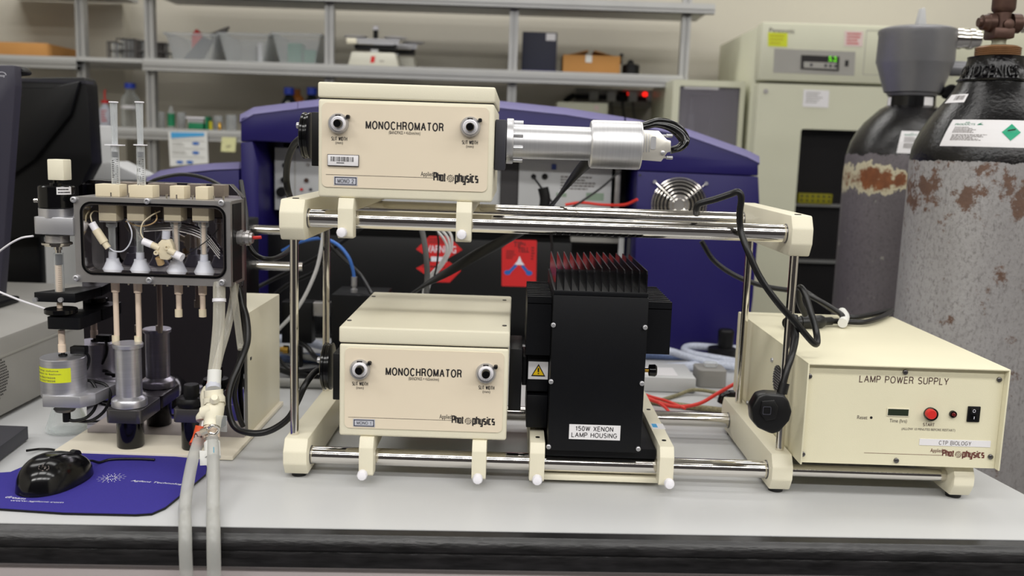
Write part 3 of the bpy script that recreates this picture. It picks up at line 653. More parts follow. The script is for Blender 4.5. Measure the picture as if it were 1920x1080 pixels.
for px0, px1 in ((186, 219), (239, 271), (308, 340), (361, 392)):
    a, b, c, d = fr(px0, 388, px1, 414, YC-.01)
    v = MB().box(a, b, YC-.012, YC+.012, c, zin, .0006).build('valve_body', 'peek', sf)
    MB().box(a+.0005, b-.0005, YC-.0115, YC+.0115, c-.0018, c-.0002).build('valve_gasket', 'steel', v)
    x = (a+b)/2
    g = MB().lathe((x, YC, zfl+.024), (0, 0, 1), [(0, .0042), (c-.002-zfl-.032, .0044), (c-.002-zfl-.030, .0068), (c-.002-zfl-.0242, .0070)], 28).build('glass_barrel', 'acryl', sf)
    MB().lathe((x, YC, zfl), (0, 0, 1), [(0, .0130), (.002, .0128), (.006, .0105), (.012, .0080), (.0150, .0078), (.0152, .0052), (.024, .0050)], 36).build('sealing_cone', 'cone', sf)
    if px0 > 300: MB().cyl((x, YC, zfl+.0242), (x, YC, c-.0022), .0028).build('plunger_rod', 'rod', sf)
# fittings and fine tubes inside the box
def seg3(px0, py0, Y0, px1, py1, Y1, r, name, m, r2=None):
    a = U(px0, py0, Y0); b = U(px1, py1, Y1); k = 1/1500
    return MB().cyl(a, b, r*k, (r2 or r)*k, seg=20).build(name, m, sf)
Yf = 1.193
seg3(172, 418, Yf, 180, 431, Yf, 7, 'tube_nut', 'white'); seg3(180, 431, Yf, 196, 455, Yf, 8, 'check_valve', 'peek'); seg3(196, 455, Yf, 203, 465, Yf, 6, 'tube_nut', 'peek')
MB().tube([U(203, 463, Yf), U(215, 471, Yf), U(232, 470, Yf), U(244, 455, Yf), U(247, 435, Yf), U(238, 412, Yf+.01)], .0009, 8).build('capillary', 'cone', sf)
MB().tube([U(172, 416, Yf), U(170, 404, Yf), U(176, 396, Yf+.01), U(186, 397, YC)], .0009, 8).build('capillary', 'peek', sf)
MB().tube([U(271, 450, Yf), U(264, 436, Yf), U(268, 418, Yf), U(284, 404, Yf), U(300, 396, Yf+.01)], .0009, 8).build('capillary', 'peek', sf)
MB().tube([U(291, 395, YC), U(294, 410, Yf), U(284, 420, Yf), U(262, 424, Yf+.01), U(236, 415, YC)], .0009, 8).build('capillary', 'peekd', sf)
MB().tube([U(410, 428, Yf+.02), U(395, 445, Yf+.02), U(372, 463, Yf+.01), U(345, 480, Yf+.01)], .0006, 8).build('sensor_wire', 'black', sf)
for k in range(4):
    MB().tube([U(270, 424+k*3, YM-.006-k*.002), U(330, 420+k*4, YM-.006-k*.002), U(380, 434+k*5, YM-.006-k*.002), U(412, 470+k*5, YM-.006-k*.002)], .0011, 8).build('drain_tube', 'steel', sf)
seg3(268, 452, Yf, 285, 459, Yf, 7, 'tube_nut', 'white'); seg3(285, 459, Yf, 300, 466, Yf-.001, 6.5, 'mixer_port', 'peek')
seg3(312, 433, Yf, 311, 448, Yf, 7.5, 'tube_nut', 'cone'); seg3(325, 475, Yf, 342, 483, Yf-.003, 8, 'tube_nut', 'white')
m = MB(); fprism(m, [(296, 456), (303, 449), (318, 449), (324, 462), (326, 478), (314, 488), (300, 486), (295, 472)], Yf-.004, Yf+.006, .001); mx = m.build('mixer_block', 'peek', sf)
for px, py in ((313, 464), (293, 474)):
    m = MB(); fl(m, px, py, [(Yf-.003, 4.6), (Yf-.0068, 4.4), (Yf-.0068, 2.2), (Yf-.005, 2)], Yf-.005, 18); m.build('port', 'peek', mx)
seg3(316, 469, Yf-.003, 328, 475, Yf-.003, 6.5, 'mixer_port', 'peek'); seg3(298, 483, Yf, 302, 495, Yf+.004, 7, 'brown_nut', 'peekd')
# rods below the box
def rod(pxa, y0, y1, foot_top, foot_bot, mfoot='peek'):
    r_ = MB(); vl(r_, pxa, 1.206, [(y0, 8), (y0+22, 7.5), (y0+23, 5), (foot_top, 5)], 20); r_ = r_.build('drive_rod', 'rod', sf)
    m = MB(); vl(m, pxa, 1.206, [(foot_top, 6.8), (foot_bot, 6.8)], 20); m.build('rod_tip', 'peek', r_)
zb = bz0
def pyof(px, X, Y, z):  # pixel y of a height
    lo, hi = 100, 1000
    for _ in range(40):
        m_ = (lo+hi)/2
        if U(px, m_, Y).z > z: lo = m_
        else: hi = m_
    return lo
for px, ft, fb in ((217, 629, 643), (259, 630, 644), (335, 580, 594), (380, 580, 594)):
    rod(px, pyof(px, 0, 1.206, bz0-.0003), 0, ft, fb)
for px in (240, 289, 313, 352, 372, 400):
    p = U(px, 540, 1.19); MB().cyl((p.x, 1.192, bz0-.004), (p.x, 1.192, bz0), .001, seg=10).build('box_pin', 'chrome', sf)
zf_b = .0070; YRm = 1.193
def ram(pxc, rf, body, bkt):
    x = U(pxc, 790, YRm).x; k = YRm/F; yb = U(pxc, 795, YRm-.022).z; yt = U(pxc, 770, YRm-.022).z
    MB().lathe((x, YRm, zf_b), (0, 0, 1), [(0, rf*k-.001), (.0015, rf*k), (yb-zf_b-.0003, rf*k)], 40).build('ram_foot', 'gblack', sf)
    w = bkt/2*k
    MB().prism(rrect(x-w, x+w, YRm-w*.95, YM-.0006, .006, 5), yb, yt, 'z', .0008).build('ram_bracket', 'dsteel', sf)
    body(x, yt+.0003, k, pxc)
def body1(x, z, k, pc):
    T = U(pc, 643, YRm).z-z
    MB().lathe((x, YRm, z), (0, 0, 1), [(0, 31.5*k), (.001, 33*k), (.009, 33*k), (.011, 31*k), (.013, 27*k), (.0145, 24*k), (T-.006, 24*k), (T-.0055, 27.5*k), (T-.001, 28.5*k), (T, 27*k)], 56).build('ram_cylinder', 'brushedv', sf)
def body2(x, z, k, pc):
    MB().lathe((x, YRm, z), (0, 0, 1), [(0, 25*k), (.004, 28*k), (.008, 28*k), (.012, 25*k), (.0135, 15*k), (.026, 15*k), (.029, 13.5*k)], 40).build('ram_knob', 'black', sf)
ram(244, 25, body1, 68); ram(360, 20, body2, 56)
# gland on the right side of the window box
gy = 1.212
g = MB(); p = UX(436, 449, bx1)
g.lathe((bx1-.0008, gy, p.z), (1, 0, 0), [(0, .009), (.004, .009), (.0041, .0105), (.008, .0105), (.0081, .0085), (.012, .0085), (.0121, .0105), (.0165, .0100), (.0166, .0075), (.020, .007)], 10)
g.build('cable_gland', 'steel', sf)
MB().cyl((bx1+.0195, gy, p.z+.0005), (bx1+.030, gy, p.z+.0015), .0022, seg=12).build('red_sleeve', 'red', sf)
# stop-volume drive at the left of the panel
YD = 1.196
def vp(name, m, pc, prof, Y=YD, seg=40, parent=None): b_ = MB(); vl(b_, pc, Y, prof, seg); return b_.build(name, m, parent or sf)
a, b, c, d = fr(88.5, 299, 119, 338, YD-.01); MB().box(a, b, YD-.01, YD+.012, c, d, .0012).build('drive_cap', 'cone' if 0 else 'valve', sf)
vp('cap_stem', 'gblack', 105, [(338, 5), (343, 5), (343.5, 11), (348, 11)])
sd = vp('drive_motor', 'gblack', 106, [(348, 30), (350, 32), (388, 32), (389, 30)])
def wraplabel(pc, r, Y, px0, px1, py0, py1, m, parent, name, lines=None, mi2='ink', rows=0):
    k = sc(pc, (py0+py1)/2, Y); cx = U(pc, (py0+py1)/2, Y).x; R_ = r*k+.00025
    z1 = U((px0+px1)/2, py0, Y-R_).z; z0 = U((px0+px1)/2, py1, Y-R_).z
    a0 = math.asin(max(-.999, min(.999, (px0-pc)/r))); a1 = math.asin(max(-.999, min(.999, (px1-pc)/r)))
    def fn(u, v, e=0): a = a0+(a1-a0)*u; return (cx+(R_+e)*math.sin(a), Y-(R_+e)*math.cos(a), z0+(z1-z0)*v)
    b_ = MB(); n = 14
    for i in range(n): b_.quad(fn(i/n, 0), fn((i+1)/n, 0), fn((i+1)/n, 1), fn(i/n, 1))
    lab = b_.build(name, m, parent)
    if lines or rows:
        t_ = MB()
        for s_, u0, u1, v0, v1 in (lines or []): txt(t_, s_, lambda u, v: fn(u0+(u1-u0)*u, v0+(v1-v0)*v, .0002))
        if rows: line_of_marks(t_, .08, .92, .1, .9, 0, rows, 5, 0, lambda u, v: fn(u, v, .0002))
        t_.build('lettering', mi2, lab) if parent.parent is None else t_.build('lettering', mi2, parent)
    return lab
wraplabel(106, 32, YD, 120, 137, 352, 366, 'label', sf, 'motor_label', rows=2)
MB().cyl(U(64, 376, YD), U(76, 376, YD), .0026, seg=10).build('side_bolt', 'chrome', sf)
vp('drive_collar', 'brushedv', 105, [(390, 30), (407, 30)])
a, b, c, d = fr(62, 407.5, 137, 440, YD-.02); 
MB().prism([(a+.003, YD-.02), (b, YD-.02), (b, YM-.0006), (a, YM-.02), (a, YD-.017)], c, d, 'z', .0008).build('drive_block', 'alu', sf)
vp('drive_neck', 'steel', 108, [(441, 21), (454, 21)]); vp('drive_flange', 'chrome', 107, [(454.5, 27), (458, 27), (458.5, 22), (461, 22)])
vp('syringe_collar', 'chrome', 109, [(461.5, 7), (468, 7), (468.5, 5), (474, 5)])
sy = vp('stop_syringe', 'acryl', 110.5, [(474, 6), (474.5, 8.5), (556, 8.5)], seg=28)
vp('stop_plunger', 'rod', 110.5, [(497, 6), (556, 6)], parent=sf); vp('stop_plunger_seal', 'dark', 110.5, [(477, 6.4), (496, 6.4)], parent=sf)
st = MB(); 
for k in range(12):
    p = U(110.5, 500+k*4, YD-.006); st.box(p.x-.001, p.x+.003, p.y, p.y+.0001, p.z-.0001, p.z+.0002)
st.build('syringe_scale', 'ink', sy)
a, b, c, d = fr(64, 549, 141, 567, YD-.012)
MB().prism([(a, YD-.012), (b, YD-.012), (b+.008, YM-.0006), (a+.03, YM-.0006)], c, d, 'z', .0006).build('black_bracket', 'anod', sf)
for px in (67, 115):
    m = MB(); fl(m, px, 562, [(YD-.012, 4.8), (YD-.0155, 4.6)], YD-.012, 14); m.build('bracket_screw', 'alu', sf)
vp('adjuster_disc', 'gblack', 114.5, [(578, 28), (579, 29), (586, 29), (587.5, 27)])
vp('adjuster_shaft', 'rod', 112, [(567.5, 5), (577.5, 5)])
a, b, c, d = fr(87, 597, 150, 618, YD-.018)
MB().prism(rrect(a, b, YD-.018, YM-.0006, .004), c, d+.001, 'z').build('lower_bracket', 'anod', sf)
vp('disc_hub', 'black', 114.5, [(588, 14), (595, 14)])
vp('stop_rod', 'rod', 116, [(619, 6), (645, 6), (645.5, 7), (660, 7)])
vp('stop_tip', 'gblack', 118, [(660.5, 3.5), (664, 3.5), (664.5, 8), (667, 8)])
dc = vp('stop_cylinder', 'brushedv', 119.5, [(668, 39), (669, 40), (738, 40), (739, 39)], seg=56)
wraplabel(119.5, 40, YD, 81, 147, 692, 719, 'yellow', sf, 'yellow_label', lines=[('The stop volume', .06, .75, .74, .9), ('adjuster is below.', .06, .82, .52, .68), ('> to decrease', .1, .68, .3, .46), ('< to increase', .1, .68, .08, .24)], mi2=M['inkgrey'])
a, b, c, d = fr(77, 742, 160, 764, YD-.028)
MB().prism([(a+.003, YD-.030), (b-.006, YD-.030), (b+.006, YD-.012), (b+.012, YM-.0006), (a+.012, YM-.0006), (a-.001, YD-.022)], c, d, 'z', .0006).build('cylinder_plate', 'alu', sf)
vp('plate_boss', 'dsteel', 122, [(765, 20), (770, 17)]); vp('lower_plug', 'black', 125, [(770.5, 7), (790, 7)])
MB().tube([U(126, 786, YD), U(140, 789, YD), U(162, 783, YD+.003), U(178, 765, YD+.01), U(183, 738, YD+.015), U(172, 716, YD+.02), U(160, 713, YD+.02)], .0022, 10).build('signal_cable', 'rubber', sf)
MB().tube([U(140, 789, YD+.006), U(170, 789, YD+.01), U(196, 770, YD+.018), U(207, 742, YD+.022), U(198, 722, YD+.024), U(172, 714, YD+.026)], .0022, 10).build('signal_cable', 'rubber', sf)
MB().tube([U(158, 700, YD+.02), U(166, 682, YD+.02), U(165, 666, YD+.018), U(150, 655, YD+.01), U(140, 658, YD+.004)], .002, 10).build('sensor_cable', 'rubber', sf)
a, b, c, d = fr(132, 650, 160, 664, YD+.005); MB().box(a, b, YD+.003, YD+.015, c, d, .001).build('sensor_block', 'black', sf)
# ------------------------------------------------------------------ syringes standing in the box
def syringe(px, pyb, label, flip):
    Y = 1.209; x = U(px, 300, Y).x; k = Y/F; zb_ = bz1+.0003
    if px > 240: zb_ = bz1+.0003
    zf = U(px, 272, Y).z; zt = U(px, 192, Y).z
    t = thing('syringe', label, 'syringe', (x, Y, zb_), 'clear plastic syringes upright in the valve box')
    w = 7.6*k
    MB().lathe((x, Y, zb_), (0, 0, 1), [(0, w), (zf-zb_-.0006, w)], 28).build('barrel', 'clear', t)
    fw_ = (17 if flip else 11)*k
    MB().prism(rrect(x-fw_, x+fw_, Y-.0075, Y+.0075, .004), zf-.0006, zf+.0008, 'z').build('finger_flange', 'white', t)
    m = MB(); zpt = zt
    m.box(x-.0038, x+.0038, Y-.0006, Y+.0006, zf+.001, zt-.0008); m.box(x-.0006, x+.0006, Y-.0038, Y+.0038, zf+.001, zt-.0008)
    m.lathe((x, Y, zf-.010), (0, 0, 1), [(0, .0035), (zt-zf+.0095, .0046)], 20)
    m.build('plunger', 'clear', t)
    MB().lathe((x, Y, zt-.0006), (0, 0, 1), [(0, 8.4*k), (.0012, 8.6*k), (.0016, 8*k)], 24).build('thumb_rest', 'white', t)
    MB().lathe((x, Y, zf-.0155), (0, 0, 1), [(0, w-.0008), (.002, w-.0006), (.0022, w-.001), (.0048, w-.001), (.005, w-.0006), (.0070, w-.0006)], 24).build('plunger_seal', 'dark', t)
    s_ = MB(); n = 18
    def fn(u, v, e=.0002): a = (u-.5)*2.2; return (x+(w+e)*math.sin(a), Y-(w+e)*math.cos(a), zb_+.002+(zf-zb_-.018)*v)
    for i in range(n):
        v = i/n; u1 = .98; u0 = .80 if i % 5 else .66
        s_.quad(fn(u0, v), fn(u1, v), fn(u1, v+.012), fn(u0, v+.012))
    if not flip:
        for i, q in enumerate(('0.5', '1.0', '1.5', '2.0', '2.5')):
            v0 = .03+i*.2; txt(s_, q, lambda u, v: fn(.60-.38*u+.0, v0+.085-.085*v))
    else: line_of_marks(s_, .3, .6, .45, .95, 0, 9, 3, 0, lambda u, v: fn(u, v))
    s_.build('scale_marks', 'ink', t)
    return t
syringe(216, 360, 'clear plastic syringe in the valve box, the left one with wider finger flange', True)
syringe(264, 360, 'clear plastic syringe in the valve box, right one, upside-down numbers facing front', False)
# ------------------------------------------------------------------ clear hoses, valves and tags
th = thing('water_hose', 'clear tubing with orange tape band, hanging left over the bench edge', 'hose', (-.39, 1.12, .05), 'clear coolant hoses hanging over the bench')
P_ = lambda *a: U(*a)
MB().tube([P_(441, 532, 1.225), P_(436, 570, 1.215), P_(425, 620, 1.20), P_(412, 665, 1.18), P_(402, 710, 1.165)], .0052, 16).build('upper_tube', 'tube', th)
m = MB().tube([P_(402, 706, 1.165), P_(397, 724, 1.160), P_(392, 742, 1.155)], .0072, 16).build('red_joint', 'orange', th)
MB().tube([P_(396, 728, 1.15), P_(388, 765, 1.135), P_(384, 790, 1.125)], lambda t: .0095+.002*math.sin(t*9), 16).build('connector', 'valve', th)
MB().tube([P_(384, 790, 1.125), P_(380, 806, 1.12)], .0058, 16, 1).build('steel_band', 'steel', th)
MB().tube([P_(379, 800, 1.118), P_(373, 822, 1.112), P_(366, 836, 1.105)], .0082, 18).build('tape_band', 'orange', th)
XH = U(347, 985, .95).x
MB().tube([P_(376, 815, 1.112), P_(362, 860, 1.07), P_(352, 910, 1.02), *[Vector((U(347+(3 if z < -.03 else 0), 985, y).x, y, z)) for y, z in ((.985, .0080), (.960, .0085), (.942, .0055), (.932, -.005), (.9285, -.022), (.9285, -.05))], P_(366, 1110, .926)], .0068, 22, 10).build('hanging_tube', 'ftube', th)
m = MB(); ftxt(m, 'Out', 364, 812, 379, 828, 1.098, .03); m.build('handwriting', 'ink', th)
th = thing('water_hose', 'clear tubing with white paper tags and a cream valve, hanging right over the bench edge', 'hose', (-.38, 1.12, .05), 'clear coolant hoses hanging over the bench')
MB().tube([P_(411, 530, 1.185), P_(411, 560, 1.178)], .0078, 18, 1).build('hose_collar', 'tube', th)
MB().tube([P_(411, 560, 1.178), P_(411, 566, 1.177)], .0086, 18, 1).build('hose_clip', 'white', th)
MB().tube([P_(411, 566, 1.177), P_(410, 610, 1.165), P_(406, 655, 1.15), P_(401, 700, 1.135)], .0075, 18).build('upper_tube', 'tube', th)
MB().tube([P_(402.5, 694, 1.132), P_(401, 722, 1.125)], .0083, 18, 1).build('upper_tag', 'paper', th)
MB().tube([P_(400, 722, 1.125), P_(400, 731, 1.12)], .0092, 10, 1).build('hose_nut', 'cone', th)
v = MB().tube([P_(400, 731, 1.12), P_(401, 745, 1.118), P_(401.4, 746, 1.118), P_(402, 760, 1.115), P_(402.5, 762, 1.112), P_(399, 786, 1.105), P_(397, 800, 1.10)], lambda t: (.0115 if t < .3 else (.0135 if t < .55 else .0118 if t < .8 else .0105)), 10, 3).build('valve_body', 'valve', th)
MB().cyl(P_(400, 768, 1.108), P_(380, 775, 1.108), .010, .008, 16).build('valve_port', 'valve', v)
MB().cyl(P_(402, 750, 1.104), P_(402, 745, 1.100), .006, .004, 12).build('valve_knob', 'valve', v)
MB().tube([P_(388, 806, 1.085), P_(398, 798, 1.082), P_(410, 803, 1.088), P_(404, 813, 1.088), P_(390, 812, 1.086)], .0022, 10).build('hose_clamp', 'chrome', th)
MB().cyl(P_(378, 811, 1.084), P_(390, 806, 1.084), .0045, seg=8).build('clamp_screw', 'chrome', th)
m = MB(); a = P_(407, 788, 1.095); m.box(a.x-.001, a.x+.012, 1.094, 1.0955, a.z-.014, a.z+.006, .0004); m.build('clear_tab', 'acryl', th)
MB().tube([P_(397, 800, 1.10), P_(397, 822, 1.092)], .0095, 18, 1).build('hose_sleeve', 'rod', th)
MB().tube([P_(397.5, 830, 1.088), P_(399, 858, 1.075)], .0094, 18, 1).build('lower_tag', 'paper', th)
m = MB(); p = [P_(374, 845, 1.073), P_(391, 846, 1.073), P_(391, 872, 1.069), P_(375, 873, 1.069)]
m.add(p+[q+Vector((0, .0006, 0)) for q in p], [(0, 1, 2, 3), (7, 6, 5, 4), (0, 4, 5, 1), (1, 5, 6, 2), (2, 6, 7, 3), (3, 7, 4, 0)]); m.build('paper_flag', 'paper', th)
XH = U(399, 985, .95).x
MB().tube([P_(398, 820, 1.09), P_(400, 860, 1.066), P_(400, 910, 1.015), *[Vector((U(400, 985, y).x, y, z)) for y, z in ((.985, .0080), (.960, .0085), (.942, .0055), (.932, -.005), (.9285, -.022), (.9285, -.05))], P_(400, 1110, .926)], .0072, 22, 10).build('hanging_tube', 'ftube', th)
m = MB(); ftxt(m, 'I', 400, 838, 401.5, 849, 1.060, 0); ftxt(m, 'In', 398, 702, 408, 716, 1.1235, 0); m.build('handwriting', 'inkblue', th)
th = tag(MB().tube([P_(436, 530, 1.20), P_(440, 560, 1.20), P_(445, 600, 1.205), P_(450, 640, 1.205), P_(452, 655, 1.20)], .0045, 14).build('drain_hose', 'tube'), 'short clear drain hose curving below the right corner of the steel window box', 'hose')
# ------------------------------------------------------------------ mousepad, mouse, keyboard
def padpt(px, py, z=0): return UZ(px, py, z)
pts = [padpt(-140, 940), padpt(0, 958), padpt(120, 966), padpt(255, 969), padpt(285, 967), padpt(310, 956), padpt(330, 940), padpt(386, 893), padpt(388, 880), padpt(378, 866), padpt(300, 858), padpt(120, 850), padpt(105, 853), padpt(20, 890), padpt(-140, 900)]
mpd = thing('mouse_mat', 'violet cloth mouse mat with white starburst under the black mouse', 'mouse mat', (-.47, 1.05, 0))
poly = [(p.x, p.y) for p in pts]
MB().prism(poly, .0004, .0030, 'z').build('foam_base', 'black', mpd); MB().prism(poly, .0030, .0036, 'z').build('cloth_top', 'pad', mpd)
zt_ = .00375
def mtxt(mb, s, p0, p1, hgt, bold=0, shear=.2):
    A = padpt(*p0, zt_); B = padpt(*p1, zt_); d = (B-A); n_ = Vector((-d.y, d.x, 0)).normalized()*hgt
    txt(mb, s, lambda u, v: A+d*u+n_*v+d.normalized()*v*hgt*shear, bold)
m = MB(); mtxt(m, 'Agilent Technologies', (243, 903), (352, 911), .0062, .012); mtxt(m, 'dream', (8, 933), (44, 937), .006, 0); mtxt(m, 'www.agilent.com', (16, 940), (116, 944), .005, 0)
c = padpt(209, 896, zt_)
for k in range(3):
    for i in range(14):
        a_ = 2*math.pi*i/14+k*.2; q = Vector((math.cos(a_), math.sin(a_), 0)); n_ = Vector((-q.y, q.x, 0)); r_ = (.004, .0085, .0135)[k]; l_ = (.003, .0035, .003)[k]; w = .00045-.0001*k
        m.quad(c+q*r_-n_*w, c+q*(r_+l_)-n_*w, c+q*(r_+l_)+n_*w, c+q*r_+n_*w)
m.build('printed_lettering', 'inkwhite', mpd)
# mouse: body ellipsoid-like loft
mo = thing('computer_mouse', 'glossy black wired computer mouse on the violet mat', 'mouse', tuple(UZ(107, 905, .0037)))
A = UZ(44, 932, .004); B = UZ(163, 878, .004)
c0 = (A+B)/2; ax = (B-A); L_ = ax.length*1.0; ax.normalize(); sx = Vector((-ax.y, ax.x, 0)); 
vs = []; fs = []; nu, nv = 28, 20
for i in range(nu+1):
    t = -math.cos(math.pi*i/nu); wv = (1-abs(t)**2.4)**.5*.031*(1-.10*t); hh = max(1-abs(t)**2.1, 0)**.5*.037*(1-.20*t)
    for j in range(nv+1):
        s_ = -1+2*j/nv; zz = hh*max(0, 1-abs(s_)**2.8)**.5
        p = c0+ax*(t*L_*.5)+sx*(s_*wv); vs.append((p.x, p.y, .0040+zz))
for i in range(nu):
    for j in range(nv): q = i*(nv+1)+j; fs.append((q, q+1, q+nv+2, q+nv+1))
MB().add(vs, fs).build('shell', 'gblack', mo, ang=80)
m = MB(); p = c0+ax*(L_*.30)+Vector((0, 0, .0215)); m.cyl(p-sx*.0035, p+sx*.0035, .0085, seg=24); m.build('scroll_wheel', 'black', mo)
def mpnt(px, py):   # place on the shell above this pixel
    best = None
    for z in [i*.0004+.006 for i in range(90)]:
        q = UZ(px, py, z); d = q-c0; t = d.dot(ax)/(L_*.5); s0 = d.dot(sx)
        if abs(t) > .97: continue
        wv = (1-abs(t)**2.4)**.5*.031*(1-.10*t); s_ = s0/wv
        if abs(s_) > .97: continue
        hh = max(1-abs(t)**2.1, 0)**.5*.037*(1-.20*t); zz = .004+hh*(1-abs(s_)**2.8)**.5
        if best is None or abs(zz-z) < best[0]: best = (abs(zz-z), Vector((q.x, q.y, zz+.0004)))
    return best[1] if best else UZ(px, py, .036)
m = MB(); n = 28
for i in range(n):
    a0, a1 = 2*math.pi*i/n, 2*math.pi*(i+1)/n
    m.quad(*[mpnt(82+math.cos(a)*r*1.1, 877.5+math.sin(a)*r*.62) for a, r in ((a0, 8.4), (a1, 8.4), (a1, 9.4), (a0, 9.4))])
txt(m, 'hp', lambda u, v: mpnt(78+u*8+v*1.5, 881-v*8-u*.5), .01)
m.build('emblem', 'inkgrey', mo)
e_ = c0+ax*(L_*.49)+Vector((0, 0, .008))
MB().tube([e_-ax*.004, e_+ax*.008-Vector((0, 0, .0005)), UZ(186, 867, .0056), UZ(204, 862, .0056), UZ(226, 860.5, .0056), UZ(262, 860.5, .0056), UZ(290, 862, .0056)], .0016, 10).build('cable', 'rubber', mo)
kb = thing('keyboard', 'dark computer keyboard, only its right corner in view at the left edge', 'keyboard', (-.70, 1.15, 0))
k0 = UZ(0, 893, .0); k1 = UZ(62, 812, .018)
kp = [(-1.05, 1.05), (k0.x-.002, k0.y), (-.634, 1.20), (-.70, 1.262), (-1.05, 1.262)]
kp = [(-1.08, 1.03), (-.628, 1.03), (-.6485, 1.222), (-1.08, 1.225)]
MB().prism(kp, .002, .020, 'z', .001).build('case', 'dark', kb)
for r_ in range(5):
    for c_ in range(7):
        x = -.672-.0195*c_-(.1*(r_*.021)); y = 1.055+.030*r_
        MB().box(x-.008, x+.008, y-.012, y+.012, .0202, .0265, .0018).build('key', 'black', kb)
p = UZ(18, 815, .0206)
MB().tube([UZ(50, 845, .006), UZ(75, 842, .003), UZ(98, 843, .003), UZ(112, 848, .003)], .0016, 10).build('cable', 'rubber', kb)
# ------------------------------------------------------------------ flask, desktop case, monitors, left clutter
fk = thing('conical_flask', 'clear glass conical flask behind the cream base plate under the drive', 'flask', tuple(UZ(125, 822, 0)+Vector((0, .033, 0))))
fk.location.x = -.6175; ORG[fk.name] = fk.location.copy(); o = ORG[fk.name]; pr = [(.001, .025), (.003, .0285), (.008, .028), (.045, .015), (.060, .0125), (.075, .0125), (.078, .0145)]
MB().lathe((o.x, o.y, 0), (0, 0, 1), pr+[(z, r-.0016) for z, r in pr[::-1][:-2]]+[(.0035, .024)], 40).build('flask_body', 'glass', fk)
pcx = -.7315; pcb = UX(0, 636, pcx)
pc = thing('desktop_case', 'grey computer case lying flat with round perforated vent on its side', 'computer', (-.95, 1.55, 0))
zc_ = UX(40, 618, pcx).z
MB().box(-1.25, pcx, 1.235, 1.82, .006, zc_, .004).build('case', 'pc', pc)
MB().box(-1.25, pcx+.0012, 1.236, 1.82, zc_-.030, zc_-.027).build('seam', 'grey', pc)
vn = MB()
cy = UX(-6, 711, pcx)
for i in range(-7, 8):
    for j in range(-7, 8):
        if (i*i+j*j) > 50: continue
        y = cy.y+i*.0042; z = cy.z+j*.0042
        vn.lathe((pcx+.0003, y, z), (1, 0, 0), [(0, .0013), (.0003, .0013)], 8)
vn.build('vent_holes', 'ink', pc)
for y in (1.28, 1.76): MB().box(-1.2, pcx-.02, y-.01, y+.01, 0, .006).build('case_foot', 'rubber', pc)
mn = thing('monitor', 'black monitor seen from behind with grooved top edge and wide stand', 'monitor', (-.9, 1.92, 0))
Ym = 1.90
m = MB(); m.prism([(U(x, y, Ym).x, U(x, y, Ym).z) for x, y in ((-60, 148), (167, 146), (172, 160), (181, 306), (164, 338), (155, 440), (-60, 450))], Ym-.02, Ym+.03, 'y', .004); m.build('rear_shell', 'monitor', mn)
m = MB(); m.prism([(U(x, y, Ym-.02).x, U(x, y, Ym-.02).z) for x, y in ((-60, 165), (100, 165), (155, 152), (138, 215), (70, 300), (15, 340), (-60, 350))], Ym-.034, Ym-.019, 'y', .005); m.build('rear_bulge', 'monitor', mn)
m = MB()
for i in range(44):
    p = U(28+i*3.1, 147+i*.1, Ym-.021); m.box(p.x-.0011, p.x+.0011, Ym-.0225, Ym+.01, p.z-.006, p.z)
m.build('vent_ridges', 'dark', mn)
m = MB(); ftxt(m, 'C', 31, 167, 43, 180, Ym-.0345, .03); m.build('lettering', 'ink', mn)
p = U(60, 380, 1.95)
MB().box(p.x-.12, p.x+.02, 1.932, 1.962, .012, p.z, .006).build('stand_neck', 'monitor', mn)
MB().lathe((p.x-.04, 1.95, 0), (0, 0, 1), [(0, .10), (.008, .10), (.012, .09)], 40).build('stand_base', 'monitor', mn)
m2_ = thing('monitor', 'dark violet-grey bezel of a nearer monitor cut by the left photo edge', 'monitor', (-.80, 1.46, .13))
Yn = 1.50
m = MB(); m.prism([(U(x, y, Yn).x, U(x, y, Yn).z) for x, y in ((-220, 120), (27, 122), (29, 160), (0, 555), (-220, 545))], Yn, Yn+.022, 'y', .003); m.build('bezel', 'bezel', m2_)
m = MB(); m.prism([(U(x, y, Yn+.03).x, U(x, y, Yn+.03).z) for x, y in ((-200, 125), (40, 124), (50, 133), (50, 140), (28, 142), (0, 500), (-200, 500))], Yn+.0225, Yn+.05, 'y', .004); m.build('rear_shell', 'monitor', m2_)
m = MB(); ftxt(m, 'energy', 0, 141, 9, 145, Yn-.0004, 0); n = 20
for i in range(n):
    a0, a1 = math.pi*i/n, math.pi*(i+1)/n; m.quad(*[(lambda p: (p.x, Yn-.0004, p.z))(U(3+math.cos(a)*r, 141-math.sin(a)*r*.7, Yn)) for a, r in ((a0, 8), (a1, 8), (a1, 9), (a0, 9))])
m.build('emblem', 'inkwhite', m2_)
p = U(-60, 560, 1.53); MB().box(p.x-.05, p.x+.03, 1.515, 1.545, zc_+.012, U(-60, 520, 1.53).z, .004).build('stand_neck', 'monitor', m2_)
MB().box(p.x-.12, p.x+.05, 1.45, 1.60, zc_, zc_+.012, .004).build('stand_base', 'monitor', m2_)
